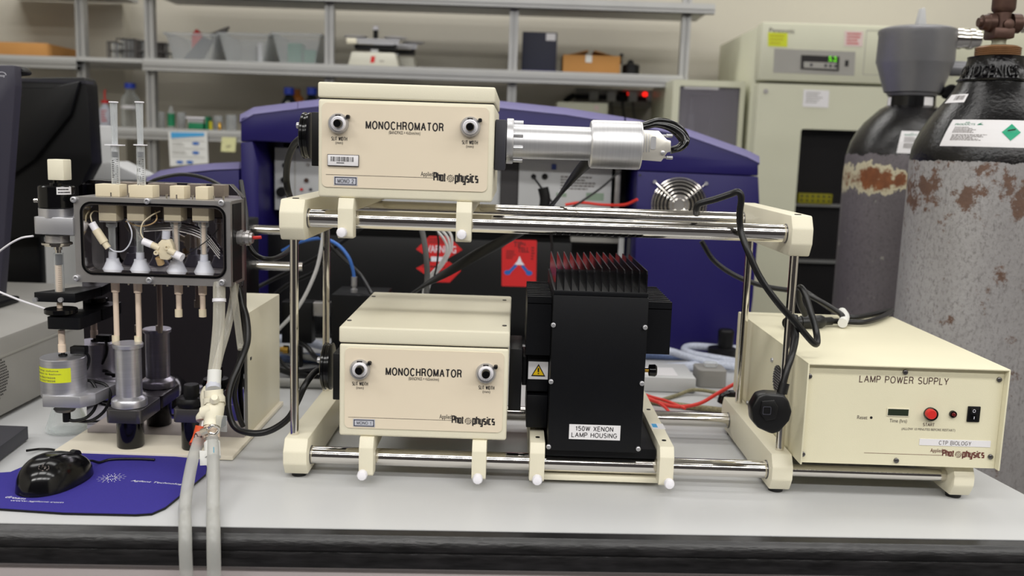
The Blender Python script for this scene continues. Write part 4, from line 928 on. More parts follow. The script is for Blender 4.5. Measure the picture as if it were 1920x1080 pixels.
# white cabinet and wedge behind
a, b, c, d = fr(172, 237, 232, 420, 2.25)
tag(MB().box(a-.2, b-.02, 2.25, 2.27, 0, d, .004).build('white_case', 'lgrey'), 'plain pale grey case standing behind the black monitor', 'case')
m = MB(); m.prism([(U(x, y, 2.1).x, U(x, y, 2.1).z) for x, y in ((168, 338), (190, 306), (205, 303), (262, 330), (262, 338))], 2.1, 2.2, 'y', .002)
m2x = MB(); a = U(168, 338, 2.1); b = U(262, 338, 2.1); 
wd = thing('sloping_cover', 'pale sloping plastic cover behind the syringes', 'cover', (a.x+.05, 2.15, 0))
m.build('sloped_top', 'lgrey', wd); MB().box(a.x+.004, b.x-.002, 2.104, 2.196, 0, min(a.z, b.z)-.0005).build('body', 'lgrey', wd)
tag(MB().tube([U(-30, 495, 1.22), U(10, 463, 1.20), U(38, 447, 1.19), U(62, 442.5, 1.183)], .0013, 10).build('white_tube', 'white'), 'thin white tube running left from the aluminium drive block', 'tube')
tag(MB().tube([U(-30, 535, 1.35), U(30, 560, 1.34), U(70, 574, 1.33), U(95, 583, 1.30)], .0014, 10).build('white_tube', 'white'), 'thin white cable sloping down toward the black adjuster disc', 'cable')
for i, (c_, lb_) in enumerate((([(-20, 548), (20, 540), (60, 556), (110, 590)], 'upper of the black cables lying on the desktop case'), ([(-20, 575), (30, 562), (60, 575), (90, 590)], 'lower of the black cables lying on the desktop case'))):
    tag(MB().tube([U(x, y, 1.9-i*.06) for x, y in c_], .003, 10).build('cable', 'rubber'), lb_, 'cable')
# ------------------------------------------------------------------ violet scanner behind the frame
YS = 1.92
sn = thing('laser_scanner', 'large violet instrument with open dark bay behind the rail frame', 'instrument', (0, 2.1, 0))
def xz(pts, Y): return [(U(x, y, Y).x, U(x, y, Y).z) for x, y in pts]
outer = [(450, 216), (476, 202), (540, 194), (600, 187), (700, 184), (800, 184), (935, 190), (1060, 203), (1173, 221)]
outer2 = [(1173, 221), (1290, 243), (1400, 282), (1424, 294)]
def innr(pts, dy): return [(x, y+dy) for x, y in pts]
z0s = .0
def shell(pts, name, mt, Y0, Y1, bev=.003): return MB().prism(pts, Y0, Y1, 'y', bev).build(name, mt, sn)
YE_ = 2.45
band = xz([(451, 222), (478, 214), (540, 206), (600, 199), (700, 196), (800, 196), (935, 202), (1060, 214), (1180, 233), (1298, 257), (1402, 296), (1422, 304), (1422, 330), (1195, 320), (1196, 300), (1160, 297), (473, 264), (451, 266)], YS)
shell(band, 'top_hood', 'purple', YS, YE_)
lc = xz([(451, 267), (473, 265), (487, 330), (487, 640), (451, 640)], YS); xa = lc[0][0]
MB().prism([(xa, .0), (xa, lc[0][1]), (lc[1][0], lc[1][1]), (lc[1][0]+.012, lc[1][1]-.05), (lc[1][0]+.012, 0)], YS, YE_, 'y', .002).build('left_column', 'purple', sn)
rc = xz([(1195, 321), (1422, 331), (1425, 400), (1412, 560), (1400, 655), (1187, 650)], YS)
rc[4] = (rc[4][0], 0); rc[5] = (rc[5][0], 0); MB().prism(rc, YS, YE_, 'y', .002).build('right_panel', 'purple', sn)
# sloped top edge; light catching the violet paint is put into its paler colour
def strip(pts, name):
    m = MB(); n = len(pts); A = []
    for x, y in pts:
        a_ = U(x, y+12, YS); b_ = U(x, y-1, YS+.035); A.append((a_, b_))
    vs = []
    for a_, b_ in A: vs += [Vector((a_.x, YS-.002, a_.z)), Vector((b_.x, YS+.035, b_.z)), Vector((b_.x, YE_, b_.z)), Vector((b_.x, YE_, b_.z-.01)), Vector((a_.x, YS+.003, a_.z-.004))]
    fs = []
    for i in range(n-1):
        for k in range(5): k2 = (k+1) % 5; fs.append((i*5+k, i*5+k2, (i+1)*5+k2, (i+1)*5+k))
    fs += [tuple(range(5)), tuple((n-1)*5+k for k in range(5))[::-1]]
    m.add(vs, fs); return m.build(name, 'violet_lit', sn)
strip(outer[:3]+[(558, 192)], 'lit_top_edge'); strip([(559, 191.5)]+outer[3:-1]+[(1170, 220.5)], 'lit_top_edge'); strip([(1174, 221.5)]+outer2[1:], 'lit_top_edge')
# dark inner bay
yi = 2.02
a = U(475, 262, yi); b = U(1190, 655, yi)
MB().box(lc[1][0]+.014, rc[5][0]-.004, yi+.10, yi+.115, .001, .44).build('bay_back', 'black', sn)
MB().box(lc[1][0]+.014, rc[5][0]-.004, YS+.03, yi+.10, .001, .010).build('bay_floor', 'black', sn)
def ppanel(x0, y0, x1, y1, Y, name, m, th=.01): b_ = MB(); fbox(b_, x0, y0, x1, y1, Y, Y+th, .0008); return b_.build(name, m, sn)
el = ppanel(515, 284, 940, 400, yi, 'electronics_panel', 'lgrey'); 
m = MB(); fl(m, 529, 360, [(yi, 10), (yi-.012, 9)], yi, 20); fl(m, 533, 337, [(yi, 5), (yi-.01, 5)], yi, 14); m.build('panel_knob', 'black', el)
for px, py, r, c_ in ((575, 338, 4, 'brown'), (566, 355, 2.5, 'redcard'), (583, 355, 2.5, 'dark'), (535, 310, 5, 'black'), (578, 308, 3, 'steel')):
    m = MB(); fl(m, px, py, [(yi, r), (yi-.006, r)], yi, 14); m.build('socket', c_, el)
m = MB(); a, b, c, d = fr(552, 284, 554, 375, yi-.0003); m.box(a, b, yi-.0006, yi, c, d); m.build('panel_seam', 'grey', el)
# perforated strip
pf = ppanel(938, 302, 972, 400, yi-.006, 'perforated_panel', 'ink', .004)
m = MB(); a, b, c, d = fr(938, 302, 972, 400, yi-.007); st_ = .0048; ny = int((d-c)/(st_*.87)); nx = int((b-a)/st_)
for j in range(ny):
    for i in range(nx):
        x = a+st_*(i+.5+(.5 if j % 2 else 0)*.99); z = c+st_*.87*(j+.5)
        if x > b-.001: continue
        ro, ri, n = st_*.56, st_*.38, 6
        for k in range(n):
            p0, p1 = math.pi/6+2*math.pi*k/n, math.pi/6+2*math.pi*(k+1)/n
            m.quad((x+ri*math.cos(p0), yi-.007, z+ri*math.sin(p0)), (x+ri*math.cos(p1), yi-.007, z+ri*math.sin(p1)), (x+ro*math.cos(p1), yi-.007, z+ro*math.sin(p1)), (x+ro*math.cos(p0), yi-.007, z+ro*math.sin(p0)))
m.build('mesh_pattern', mat('mesh_grey', (92, 90, 92), .5, .3), pf)
e2 = ppanel(972, 298, 1146, 415, yi-.008, 'connector_panel', 'lgrey')
ye = yi-.008
for px, py, r in ((1000.5, 331, 5), (1021.5, 331, 6)):
    m = MB(); fl(m, px, py, [(ye, r), (ye-.004, r*.9)], ye, 18); m.build('socket', 'gblack', e2)
m = MB(); fbox(m, 1034, 308, 1043, 318, ye-.001, ye); m.build('blue_square', mat('blue_mark', (58, 74, 140), .5), e2)
m = MB(); line_of_marks(m, *fr(1051, 330, 1128, 357, ye-.0008), ye-.0008, 5, 11); ftxt(m, 'Danger', 1130, 340, 1131, 341, ye-.0008) if 0 else None; m.build('printed_text', 'inkgrey', e2)
for q in ((1043, 362, 1062, 369), (1099, 362, 1132, 376)):
    m = MB(); fbox(m, *q, ye-.001, ye); g_ = m.build('green_label', mat('sage_label', (140, 160, 140), .5), e2)
fbp = ppanel(1152, 300, 1162, 440, yi-.01, 'rail_strip', 'steel')
# black access panel
YA = 1.99
ap = ppanel(492, 446, 1068, 640, YA, 'access_panel', 'black', .012)
def flat(mb, pts, Y, mi=0): mb.add([(U(x, y, Y).x, Y, U(x, y, Y).z) for x, y in pts], [tuple(range(len(pts)))], mi)
ws = MB(); flat(ws, [(780, 467.5), (805, 442.5), (840, 442.5), (867, 468.5), (840, 484.5), (806, 484)], YA-.0006); flat(ws, [(780, 503), (805, 490.5), (842, 490.5), (864.6, 507.5), (843, 529.6), (818, 529)], YA-.0006)
ws = ws.build('warning_sticker', 'redcard', ap)
m = MB(); ftxt(m, 'WARNING', 794, 460.5, 855, 474, YA-.0009, .02); a, b, c, d = fr(808, 481.5, 838, 490.5, YA-.0009); m.quad((a, YA-.0009, c), (b, YA-.0009, c), (b, YA-.0009, d), (a, YA-.0009, d))
m.build('white_lettering', 'inkwhite', ap)
m = MB(); line_of_marks(m, *fr(803, 446, 845, 457, YA-.0009), YA-.0009, 3, 4); line_of_marks(m, *fr(792, 497, 856, 504, YA-.0009), YA-.0009, 1, 4); line_of_marks(m, *fr(803, 506, 845, 522, YA-.0009), YA-.0009, 4, 8); m.build('black_lettering', 'ink', ap)
tk = MB(); flat(tk, [(941, 466), (960, 449.5), (1005, 450.5), (1006.5, 452), (1005, 536), (1003, 538), (942, 536.5), (940.5, 535)], YA-.001); tk = tk.build('red_indicator_card', 'redcard', ap)
m = MB(); ftxt(m, 'TIP', 963, 453, 979, 463, YA-.0013, .03); ftxt(m, 'N', 980, 455, 985, 461, YA-.0013, .02); ftxt(m, 'TELL', 971, 464, 992, 473, YA-.0013, .03)
line_of_marks(m, *fr(949, 469, 969, 486, YA-.0013), YA-.0013, 5, 9); line_of_marks(m, *fr(996, 462, 1003, 488, YA-.0013), YA-.0013, 5, 9); m.build('card_lettering', 'ink', ap)
m = MB(); a, b, c, d = fr(964, 480, 984, 500, YA-.0013); w = b-a
m.add([(a, YA-.0013, c+(d-c)*.15), (b, YA-.0013, c+(d-c)*.15), (b-w*.3, YA-.0013, c+(d-c)*.5), ((a+b)/2, YA-.0013, d), (a+w*.3, YA-.0013, c+(d-c)*.5)], [(0, 1, 2, 3, 4)]); m.build('card_arrow', 'inkwhite', ap)
m = MB()
for p, q, cc in (((968, 497), (955, 510), (951.5, 511)), ((979, 498), (989, 510), (992, 512))):
    A_ = U(*p, YA-.0013); B_ = U(*q, YA-.0013); d_ = (B_-A_).normalized(); n_ = Vector((-d_.z, 0, d_.x))*.0032; m.quad(A_-n_, B_-n_, B_+n_, A_+n_)
    C_ = U(*cc, YA-.0015); m.add([(C_.x+.0072*math.cos(t*math.pi/8), YA-.0016, C_.z+.0052*math.sin(t*math.pi/8)) for t in range(16)], [tuple(range(16))])
m.build('card_bulbs', 'water', ap)
# open bay right of the access panel
ppanel(1070, 446, 1165, 455, yi+.02, 'bay_shelf', 'grey', .03); ppanel(1156, 446, 1166, 640, yi, 'bay_post', 'lgrey', .01)
ppanel(1172, 446, 1186, 640, yi-.02, 'bay_post', 'dark', .01)
# fan grille
fg = MB(); cx, cy = 1273, 384.6; yf = YS-.004
fgm = MB(); fl(fgm, cx, cy, [(YS-.0005, 49), (YS-.0015, 49)], YS, 40); fgd = fgm.build('fan_opening', 'ink', sn)
c = U(cx, cy, yf); k = sc(cx, cy, yf)
for r in (12, 19, 26, 33, 40, 46, 51):
    fg = MB(); n = 40; fg.tube([(c.x+r*k*math.cos(2*math.pi*i/n), yf-.003*(1-r/60), c.z+r*k*math.sin(2*math.pi*i/n)) for i in range(n+1)], .0011, 8, 1); fg.build('grille_ring', 'chrome', sn)
for sx_, sy_ in ((-1, 1), (1, 1), (-1, -1), (1, -1)):
    p = Vector((c.x+sx_*48*k, yf-.003, c.z+sy_*42*k)); MB().cyl((c.x+sx_*9*k, yf-.005, c.z+sy_*8*k), p, .0011, seg=8).build('grille_arm', 'chrome', sn)
    MB().cyl(p+Vector((0, .002, 0)), p-Vector((0, .002, 0)), .0036, seg=14).build('grille_screw', 'alu', sn)
m = MB(); fl(m, cx, cy, [(YS-.002, 18), (YS-.004, 18), (YS-.0042, 16)], YS, 30); m.build('fan_hub', 'steel', sn)
m = MB(); fl(m, 1200, 328, [(YS, 2.4), (YS-.002, 2)], YS, 12); m.build('panel_screw', 'dark', sn)
# low violet lobe at the left
lo = MB(); pts = [(275, 333), (300, 320), (350, 311), (400, 306), (449, 304)]
lb_ = thing('violet_module', 'low violet rounded housing left of the large violet instrument', 'instrument', (U(370, 340, YS).x, 2.1, 0))
x1 = xa-.004
poly = [(min(U(x, y+14, YS).x, x1), U(x, y+14, YS).z) for x, y in pts]; 
MB().prism(poly+[(x1, .0), (poly[0][0], 0)], YS, YE_, 'y', .002).build('body', 'purple', lb_)
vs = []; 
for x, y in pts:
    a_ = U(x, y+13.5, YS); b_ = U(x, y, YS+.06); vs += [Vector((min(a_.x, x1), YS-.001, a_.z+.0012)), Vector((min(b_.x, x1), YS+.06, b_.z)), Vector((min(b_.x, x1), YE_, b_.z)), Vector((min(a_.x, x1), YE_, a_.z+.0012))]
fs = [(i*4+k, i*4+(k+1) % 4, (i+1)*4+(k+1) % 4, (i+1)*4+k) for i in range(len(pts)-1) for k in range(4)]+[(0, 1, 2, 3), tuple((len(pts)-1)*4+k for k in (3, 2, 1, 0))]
MB().add(vs, fs).build('lit_top_edge', 'violet_lit', lb_)  # paler violet paints in the light falling on the module's top
# two steel rods of the optics bench behind the left posts
for py, x1_, lb in ((430, 560, 'upper of two steel rods behind the left end of the frame'), (497, 568, 'lower of two steel rods behind the left end of the frame')):
    m = MB(); hl(m, py, 1.62, [(474, 8.5), (x1_, 8.5)], 24); r_ = m.build('steel_rod', 'chrome'); tag(r_, lb, 'rod', 'steel rods left of the frame')
a, b, c, d = fr(470, 400, 474, 640, 1.62); MB()
tag(MB().box(a-.03, U(474, 430, 1.62).x-.0005, 1.58, 1.66, 0, U(474, 410, 1.62).z, .002).build('rod_stand', 'anod'), 'black upright block holding the two steel rods', 'stand')
# black junction box with coax connector
jy = 1.62
a, b, c, d = fr(621, 553, 720, 640, jy)
jb = thing('junction_box', 'black metal box behind the lower monochromator with a coaxial plug on top', 'box', ((a+b)/2, jy+.05, 0))
MB().box(a, b, jy, jy+.10, .001, d, .0015).build('housing', 'anod', jb)
m = MB(); vl(m, 664, jy+.03, [(519, 5.5), (536, 5.5), (537, 4), (541, 4), (542, 6.5), (549, 6.5), (550, 5), (555, 5)], 20); m.build('coax_plug', 'alu', jb)
cn = thing('cable_connector', 'silver multi-pin connector left of the black junction box', 'connector', tuple(U(600, 600, 1.70)))
a, b, c, d = fr(586, 567, 619, 594, 1.68); MB().box(a, b, 1.68, 1.70, c, d, .002).build('shell', 'steel', cn); e = U(560, 580, 1.68)
MB().box(e.x-.03, a-.0005, 1.675, 1.71, c-.05, d, .001).build('plug_body', 'black', cn)
MB().box(e.x-.010, e.x+.004, 1.685, 1.70, 0.0005, c-.0505, .001).build('support', 'black', cn)
# ------------------------------------------------------------------ things behind, right middle
a, b, c, d = fr(1150, 704, 1305, 738, 1.59)
wb = thing('adapter_box', 'flat pale grey box on the bench right of the lamp housing', 'box', ((a+b)/2, 1.64, 0))
MB().box(a, b, 1.589, 1.70, .0005, d-.002, .003).build('case', 'lgrey', wb); MB().box(a+.01, b-.03, 1.60, 1.66, d-.0019, d-.0012).build('lid_label', 'label', wb)
x = U(1333, 720, 1.64).x
pk_ = thing('grey_transformer', 'round grey transformer block beside the pale grey box', 'transformer', (x, 1.66, 0))
MB().prism(rrect(x-.026, x+.027, 1.63, 1.69, .012), .0005, .032, 'z', .002).build('case', 'pc', pk_)
p = U(1331, 697, 1.66); MB().box(p.x-.012, p.x+.012, 1.65, 1.668, .0323, .0420, .004).build('clear_plug', 'clear', pk_)
bt_ = thing('black_valve', 'black plastic valve standing among the clear hoses near the violet panel', 'valve', tuple(UZ(1352, 680, 0)))
o = ORG[bt_.name]; MB().lathe((o.x, o.y, 0.0005), (0, 0, 1), [(0, .028), (.030, .028), (.032, .020)], 20).build('base', 'black', bt_); MB().lathe((o.x+.006, o.y, .0327), (0, 0, 1), [(0, .015), (.032, .016), (.036, .013)], 20).build('knob', 'black', bt_)
def cab(name, m, label, cat, r, pts, group=None, **k):
    q_ = [U(*p) for p in pts]
    for v in q_: v.z = max(v.z, r+.0006)
    o = tag(MB().tube(q_, r, **k).build(name, m), label, cat, group); return o
cab('braided_hose', 'hose', 'upper braided clear hose right of the lamp housing, ending by the rear post', 'hose', .0075, [(1420, 655, 1.88), (1360, 653, 1.87), (1300, 649, 1.86), (1283, 655, 1.84), (1300, 664, 1.82), (1350, 673, 1.80), (1390, 680, 1.80)], 'braided hoses on the bench')
cab('braided_hose', 'hose', 'lower braided clear hose passing behind the lamp housing knob', 'hose', .0095, [(1150, 688, 1.70), (1225, 691, 1.72), (1300, 691, 1.76), (1345, 687, 1.78), (1400, 681, 1.80)], 'braided hoses on the bench')
cab('braided_hose', 'hose', 'braided hose crossing diagonally from the lamp housing heatsink', 'hose', .0075, [(1170, 640, 1.80), (1250, 657, 1.80), (1300, 672, 1.77), (1340, 681, 1.76), (1400, 695, 1.76)], 'braided hoses on the bench')
cab('braided_hose', 'hoseb', 'bluish braided hose just below the lamp housing heatsink', 'hose', .008, [(1150, 668, 1.85), (1210, 670, 1.85), (1260, 674, 1.85), (1300, 678, 1.86)], 'braided hoses on the bench')
cab('red_wire', 'redwire', 'red wire curving from behind the lamp housing to the rear post', 'wire', .0030, [(1160, 730, 1.48), (1215, 748, 1.47), (1265, 762, 1.46), (1310, 757, 1.46), (1350, 735, 1.47), (1400, 708, 1.50), (1430, 700, 1.52)])
cab('red_wire', 'redwire', 'shorter red wire ending by the bottom rail right of the lamp housing', 'wire', .0026, [(1160, 722, 1.50), (1215, 742, 1.49), (1250, 752, 1.48), (1285, 766, 1.45)])
cab('red_wire', 'redwire', 'red wire forking down toward the cream mounting bar', 'wire', .0026, [(1180, 735, 1.49), (1220, 748, 1.48), (1245, 762, 1.45), (1256, 775, 1.42)])
cab('braided_wire', 'braid', 'thick braided earth wire lying behind the bottom rail', 'wire', .0050, [(1195, 748, 1.52), (1240, 764, 1.50), (1300, 769, 1.48), (1340, 770, 1.47), (1366, 777, 1.46)])
cab('braided_wire', 'braid', 'looped braided wire arching above the red wires', 'wire', .0032, [(1235, 764, 1.52), (1270, 742, 1.56), (1300, 731, 1.58), (1340, 736, 1.57), (1375, 748, 1.54)])
bp_ = tag(MB().tube([U(1356, 757, 1.50), U(1362, 745, 1.50), U(1384, 744, 1.50)], .011, 16, 6).build('black_plug', 'gblack'), 'rounded black plug lying beside the rear right end bar', 'plug')
# coax and loose cables behind the frame, left
cab('blue_cable', 'bcable', 'blue coaxial cable arching down to the black junction box', 'cable', .0030, [(530, 470, 1.75), (560, 455, 1.72), (602, 447, 1.68), (632, 458, 1.66), (652, 480, 1.65), (661, 503, 1.65), (664, 521, 1.65)])
cab('white_cable', 'wcable', 'white cable dropping behind the left posts', 'cable', .0032, [(607, 430, 1.60), (602, 468, 1.60), (590, 515, 1.60), (560, 575, 1.60), (520, 620, 1.62), (500, 636, 1.64)])
LZ = 'loose black cables behind the left posts'
cab('black_cable', 'rubber', 'black cable rising from low left to the underside of the upper monochromator', 'cable', .0036, [(440, 560, 1.72), (520, 520, 1.72), (590, 485, 1.70), (640, 455, 1.68), (680, 425, 1.66)], LZ)
cab('black_cable', 'rubber', 'black cable running down right toward the lower monochromator lid', 'cable', .0036, [(560, 400, 1.68), (610, 452, 1.68), (640, 482, 1.68), (675, 515, 1.66), (698, 552, 1.60)], LZ)
cab('black_cable', 'rubber', 'black cable crossing behind the left posts lower down', 'cable', .0036, [(470, 600, 1.76), (530, 540, 1.76), (600, 500, 1.74), (608, 430, 1.72)], LZ)
cab('black_cable', 'rubber', 'black cord sagging from the steel window box to the left post', 'cable', .0034, [(452, 340, 1.35), (461, 400, 1.30), (464, 450, 1.26), (480, 478, 1.25), (505, 486, 1.25), (530, 478, 1.30), (548, 462, 1.38), (575, 430, 1.50)])
cab('black_cable', 'rubber', 'thin black cord arching above the violet module', 'cable', .003, [(275, 345, 1.5), (300, 334, 1.5), (345, 327, 1.5), (395, 338, 1.48), (440, 368, 1.42), (458, 400, 1.35)])
cab('black_cable', 'rubber', 'black cord leaving the upper filter wheel and dropping behind the frame', 'cable', .0046, [(566, 258, 1.19), (551, 272, 1.22), (540, 300, 1.25), (537, 335, 1.28), (542, 365, 1.30), (552, 385, 1.40), (556, 410, 1.45)])
cab('black_cable', 'rubber', 'black cord from the lower filter wheel looping to the left cabinet', 'cable', .0042, [(606, 690, 1.18), (590, 698, 1.17), (572, 722, 1.15), (558, 752, 1.145), (540, 785, 1.145), (505, 808, 1.145), (470, 812, 1.145), (440, 800, 1.15), (428, 765, 1.155), (432, 725, 1.165), (450, 680, 1.18), (464, 640, 1.20), (463, 600, 1.215), (455, 570, 1.225), (448, 540, 1.23)])
cab('black_cable', 'rubber', 'black cord hanging along the right edge of the glossy panel', 'cable', .0035, [(452, 560, 1.236), (452, 640, 1.234), (446, 700, 1.23), (440, 740, 1.23), (448, 780, 1.234), (456, 800, 1.236)])
for i, (c_, r, m_, lb) in enumerate((([(520, 635, 1.80), (560, 637, 1.80), (610, 650, 1.80), (650, 668, 1.8)], .009, 'hose', 'pale braided hose behind the left posts, upper one'), ([(520, 655, 1.70), (570, 668, 1.70), (610, 675, 1.70), (650, 680, 1.7)], .006, 'gcable', 'grey cable between the two braided hoses behind the left posts'),
        ([(520, 676, 1.72), (560, 680, 1.72), (600, 684, 1.72), (640, 690, 1.7)], .0095, 'hoseb', 'blue-grey braided hose behind the left posts'), ([(500, 640, 1.6), (540, 690, 1.6), (580, 694, 1.58), (615, 686, 1.5)], .0034, 'rubber', 'thin black cord reaching the lower filter wheel from behind'),
        ([(500, 680, 1.62), (560, 712, 1.60), (600, 725, 1.56), (640, 728, 1.5)], .009, 'rubber', 'thick black cable lying low behind the left posts'), ([(556, 640, 1.66), (575, 650, 1.64), (590, 668, 1.6), (603, 674, 1.5)], .0045, 'rubber', 'short black cable sloping to the lower filter wheel pin'),
        ([(500, 735, 1.54), (560, 733, 1.54), (615, 738, 1.54)], .008, 'gcable', 'grey conduit lying on the bench behind the left front post'))):
    cab('loose_hose' if 'hose' in lb.split(' behind')[0] else 'loose_cable', m_, lb, 'cable', r, c_)
MB()
# brass fitting
b_ = MB(); hl(b_, 655, 1.68, [(526, 5), (531, 5), (531.5, 8), (541, 8), (542, 6)], 8); tag(b_.build('brass_fitting', 'brass'), 'small brass hex fitting beside the pale braided hose', 'fitting')
# cables in front of the stickers
cab('grey_cable', 'dgcable', 'dark grey cable hanging in front of the warning sticker', 'cable', .0048, [(782, 400, 1.60), (793, 440, 1.58), (799, 480, 1.56), (801, 520, 1.55), (799, 560, 1.54), (798, 600, 1.54)])
for i, q in enumerate(([(812, 425), (832, 448), (838, 470), (825, 495), (800, 525), (792, 560)], [(822, 425), (839, 445), (842, 468), (830, 492), (806, 524), (797, 560)], [(834, 425), (846, 442), (846, 465), (833, 492), (808, 527), (800, 560)])):
    cab('thin_grey_cable', 'wcable', ('leftmost', 'middle', 'rightmost')[i]+' of three pale grey cables curving over the warning sticker', 'cable', .0024, [(x, y, 1.62+.01*i) for x, y in q], 'pale cables over the sticker')
cab('black_cable', 'rubber', 'thin black wire hanging over the warning sticker', 'cable', .0016, [(815, 425, 1.6), (822, 450, 1.6), (820, 490, 1.6), (814, 520, 1.6)])
cab('ribbon_cable', 'rubber', 'flat twisted black cable rising from behind the lower monochromator to the detector', 'cable', .0085, [(760, 560, 1.52), (800, 532, 1.50), (840, 510, 1.48), (890, 480, 1.46), (950, 448, 1.44), (1000, 420, 1.43), (1040, 378, 1.40), (1062, 348, 1.34), (1090, 315, 1.28), (1118, 290, 1.23)], flat=.35, twist=5, seg=14)
cab('ribbon_cable', 'gblack', 'glossy black cable looping from the detector can into its silver connector', 'cable', .0075, [(1170, 236, 1.19), (1205, 236, 1.19), (1232, 230, 1.185), (1258, 236, 1.18), (1276, 250, 1.175), (1283, 265, 1.172), (1275, 276, 1.172), (1264, 280, 1.172), (1257, 282, 1.172)], flat=.6, twist=3, seg=14)
cab('black_cable', 'rubber', 'thin black lead plugged into the connector panel at left', 'cable', .0022, [(1000, 332, 2.0), (1012, 348, 1.95), (1022, 362, 1.92), (1040, 385, 1.92)])
p = U(1020, 365, 1.90); tag(MB().tube([U(1018, 352, 1.9), U(1022, 372, 1.9), U(1020, 392, 1.9)], .011, 14).build('black_adapter', 'black'), 'black plug adapter hanging in front of the connector panel', 'plug')
cab('black_cable', 'rubber', 'thin black lead crossing the connector panel diagonally', 'cable', .0022, [(1165, 318, 1.9), (1130, 350, 1.9), (1090, 378, 1.88), (1060, 396, 1.86)])
cab('red_wire', 'redwire', 'red wires lying low across the connector panel', 'wire', .0030, [(1060, 384, 1.93), (1090, 380, 1.93), (1130, 384, 1.93), (1170, 384, 1.9), (1195, 374, 1.88)])
cab('black_cable', 'rubber', 'black wire running down between the card and the heatsink fins', 'cable', .0022, [(1032, 430, 1.8), (1035, 460, 1.8), (1036, 500, 1.8), (1050, 600, 1.75), (1070, 690, 1.72)])
# ------------------------------------------------------------------ mains cable with plug on the top right
pl = thing('mains_cable', 'black mains cable draped over the top rail with a three-pin plug hanging', 'cable', tuple(U(1447, 770, 1.06)))
MB().tube([U(1306, 400, 1.125), U(1306, 392, 1.115), U(1312, 382, 1.11), U(1340, 374, 1.105), U(1370, 364, 1.10), U(1384, 360, 1.095), U(1390, 372, 1.095), U(1387, 400, 1.10), U(1389, 432, 1.10), U(1402, 470, 1.09), U(1425, 520, 1.085), U(1458, 567, 1.082), U(1492, 605, 1.088), U(1528, 645, 1.095), U(1531, 625, 1.11), U(1520, 585, 1.12), U(1508, 548, 1.13), U(1499, 540, 1.14), U(1499, 565, 1.15), U(1510, 590, 1.16)], .0040, 14).build('cord', 'rubber', pl)
MB().tube([U(1490, 592, 1.105), U(1492, 630, 1.09), U(1485, 665, 1.07), U(1475, 695, 1.062), U(1468, 722, 1.058)], .0040, 12).build('cord', 'rubber', pl)
MB().tube([U(1488, 590, 1.11), U(1486, 640, 1.095), U(1480, 680, 1.08), U(1471, 705, 1.065), U(1467, 722, 1.058)], .0026, 12).build('cord', 'rubber', pl)
m = MB(); m.tube([U(1471, 718, 1.058), U(1466, 738, 1.056)], .0062, 12, 1); m.build('strain_relief', 'rubber', pl)
plug = [(1422, 742), (1438, 738), (1470, 740), (1480, 752), (1486, 772), (1481, 790), (1462, 811), (1448, 815), (1421, 803), (1411, 790), (1409, 765)]
m = MB(); fprism(m, plug, 1.045, 1.066, .003); m.build('plug_body', 'rubber', pl)
m = MB(); fprism(m, [(1429, 752), (1452, 750), (1460, 764), (1455, 786), (1436, 790), (1425, 775)], 1.0425, 1.0452, .0012); m.build('plug_face', 'rubber', pl)
m = MB(); frame_ring(m, rrect(*fr(1430, 762, 1446, 778, 1.042), .0015), rrect(*fr(1431.5, 763.5, 1444.5, 776.5, 1.042), .0012), 1.0418, 1.0426); m.build('plug_mark', 'dark', pl)
for dx_ in (-12, 0, 12): m = MB(); fbox(m, 1442+dx_-3, 768, 1442+dx_+3, 780, 1.0662, 1.076); m.build('plug_pin', 'brass', pl)
cab('black_cable', 'rubber', 'black cord swinging behind the right posts to the socket on the power supply', 'cable', .0040, [(1315, 452, 1.45), (1340, 490, 1.45), (1385, 520, 1.45), (1440, 538, 1.44), (1500, 548, 1.42), (1540, 566, 1.38), (1575, 588, 1.34), (1580, 596, 1.33)])
zp = PZ1
iec = thing('inline_connector', 'black inline mains connector with white tape lying on the cream power supply', 'connector', tuple(UZ(1530, 604, zp)))
q = lambda x, y, z=.006: UZ(x, y, zp+z)
MB().tube([q(1475, 606, .009), q(1490, 604, .009), q(1502, 604, .009)], .008, 12, 2).build('socket_end', 'rubber', iec)
MB().tube([q(1502, 604, .009), q(1530, 603, .010), q(1538, 603, .009)], .0095, 12, 2).build('connector_body', 'rubber', iec)
MB().tube([q(1538, 603, .009), q(1558, 602, .0075)], .006, 12, 2).build('strain_relief', 'rubber', iec)
MB().tube([q(1558, 602, .0075), q(1585, 603, .006), q(1620, 604, .006), q(1650, 596, .006), q(1672, 583, .006), q(1660, 584, .007), q(1630, 591, .007), q(1595, 595, .007), q(1560, 580, .012), q(1530, 560, .022), q(1500, 540, .034)], .0040, 12).build('cord', 'rubber', iec)
MB().tube([q(1579, 585, .010), q(1584, 594, .010), q(1580, 606, .008)], .0068, 12, 3).build('white_tape', 'paper', iec)
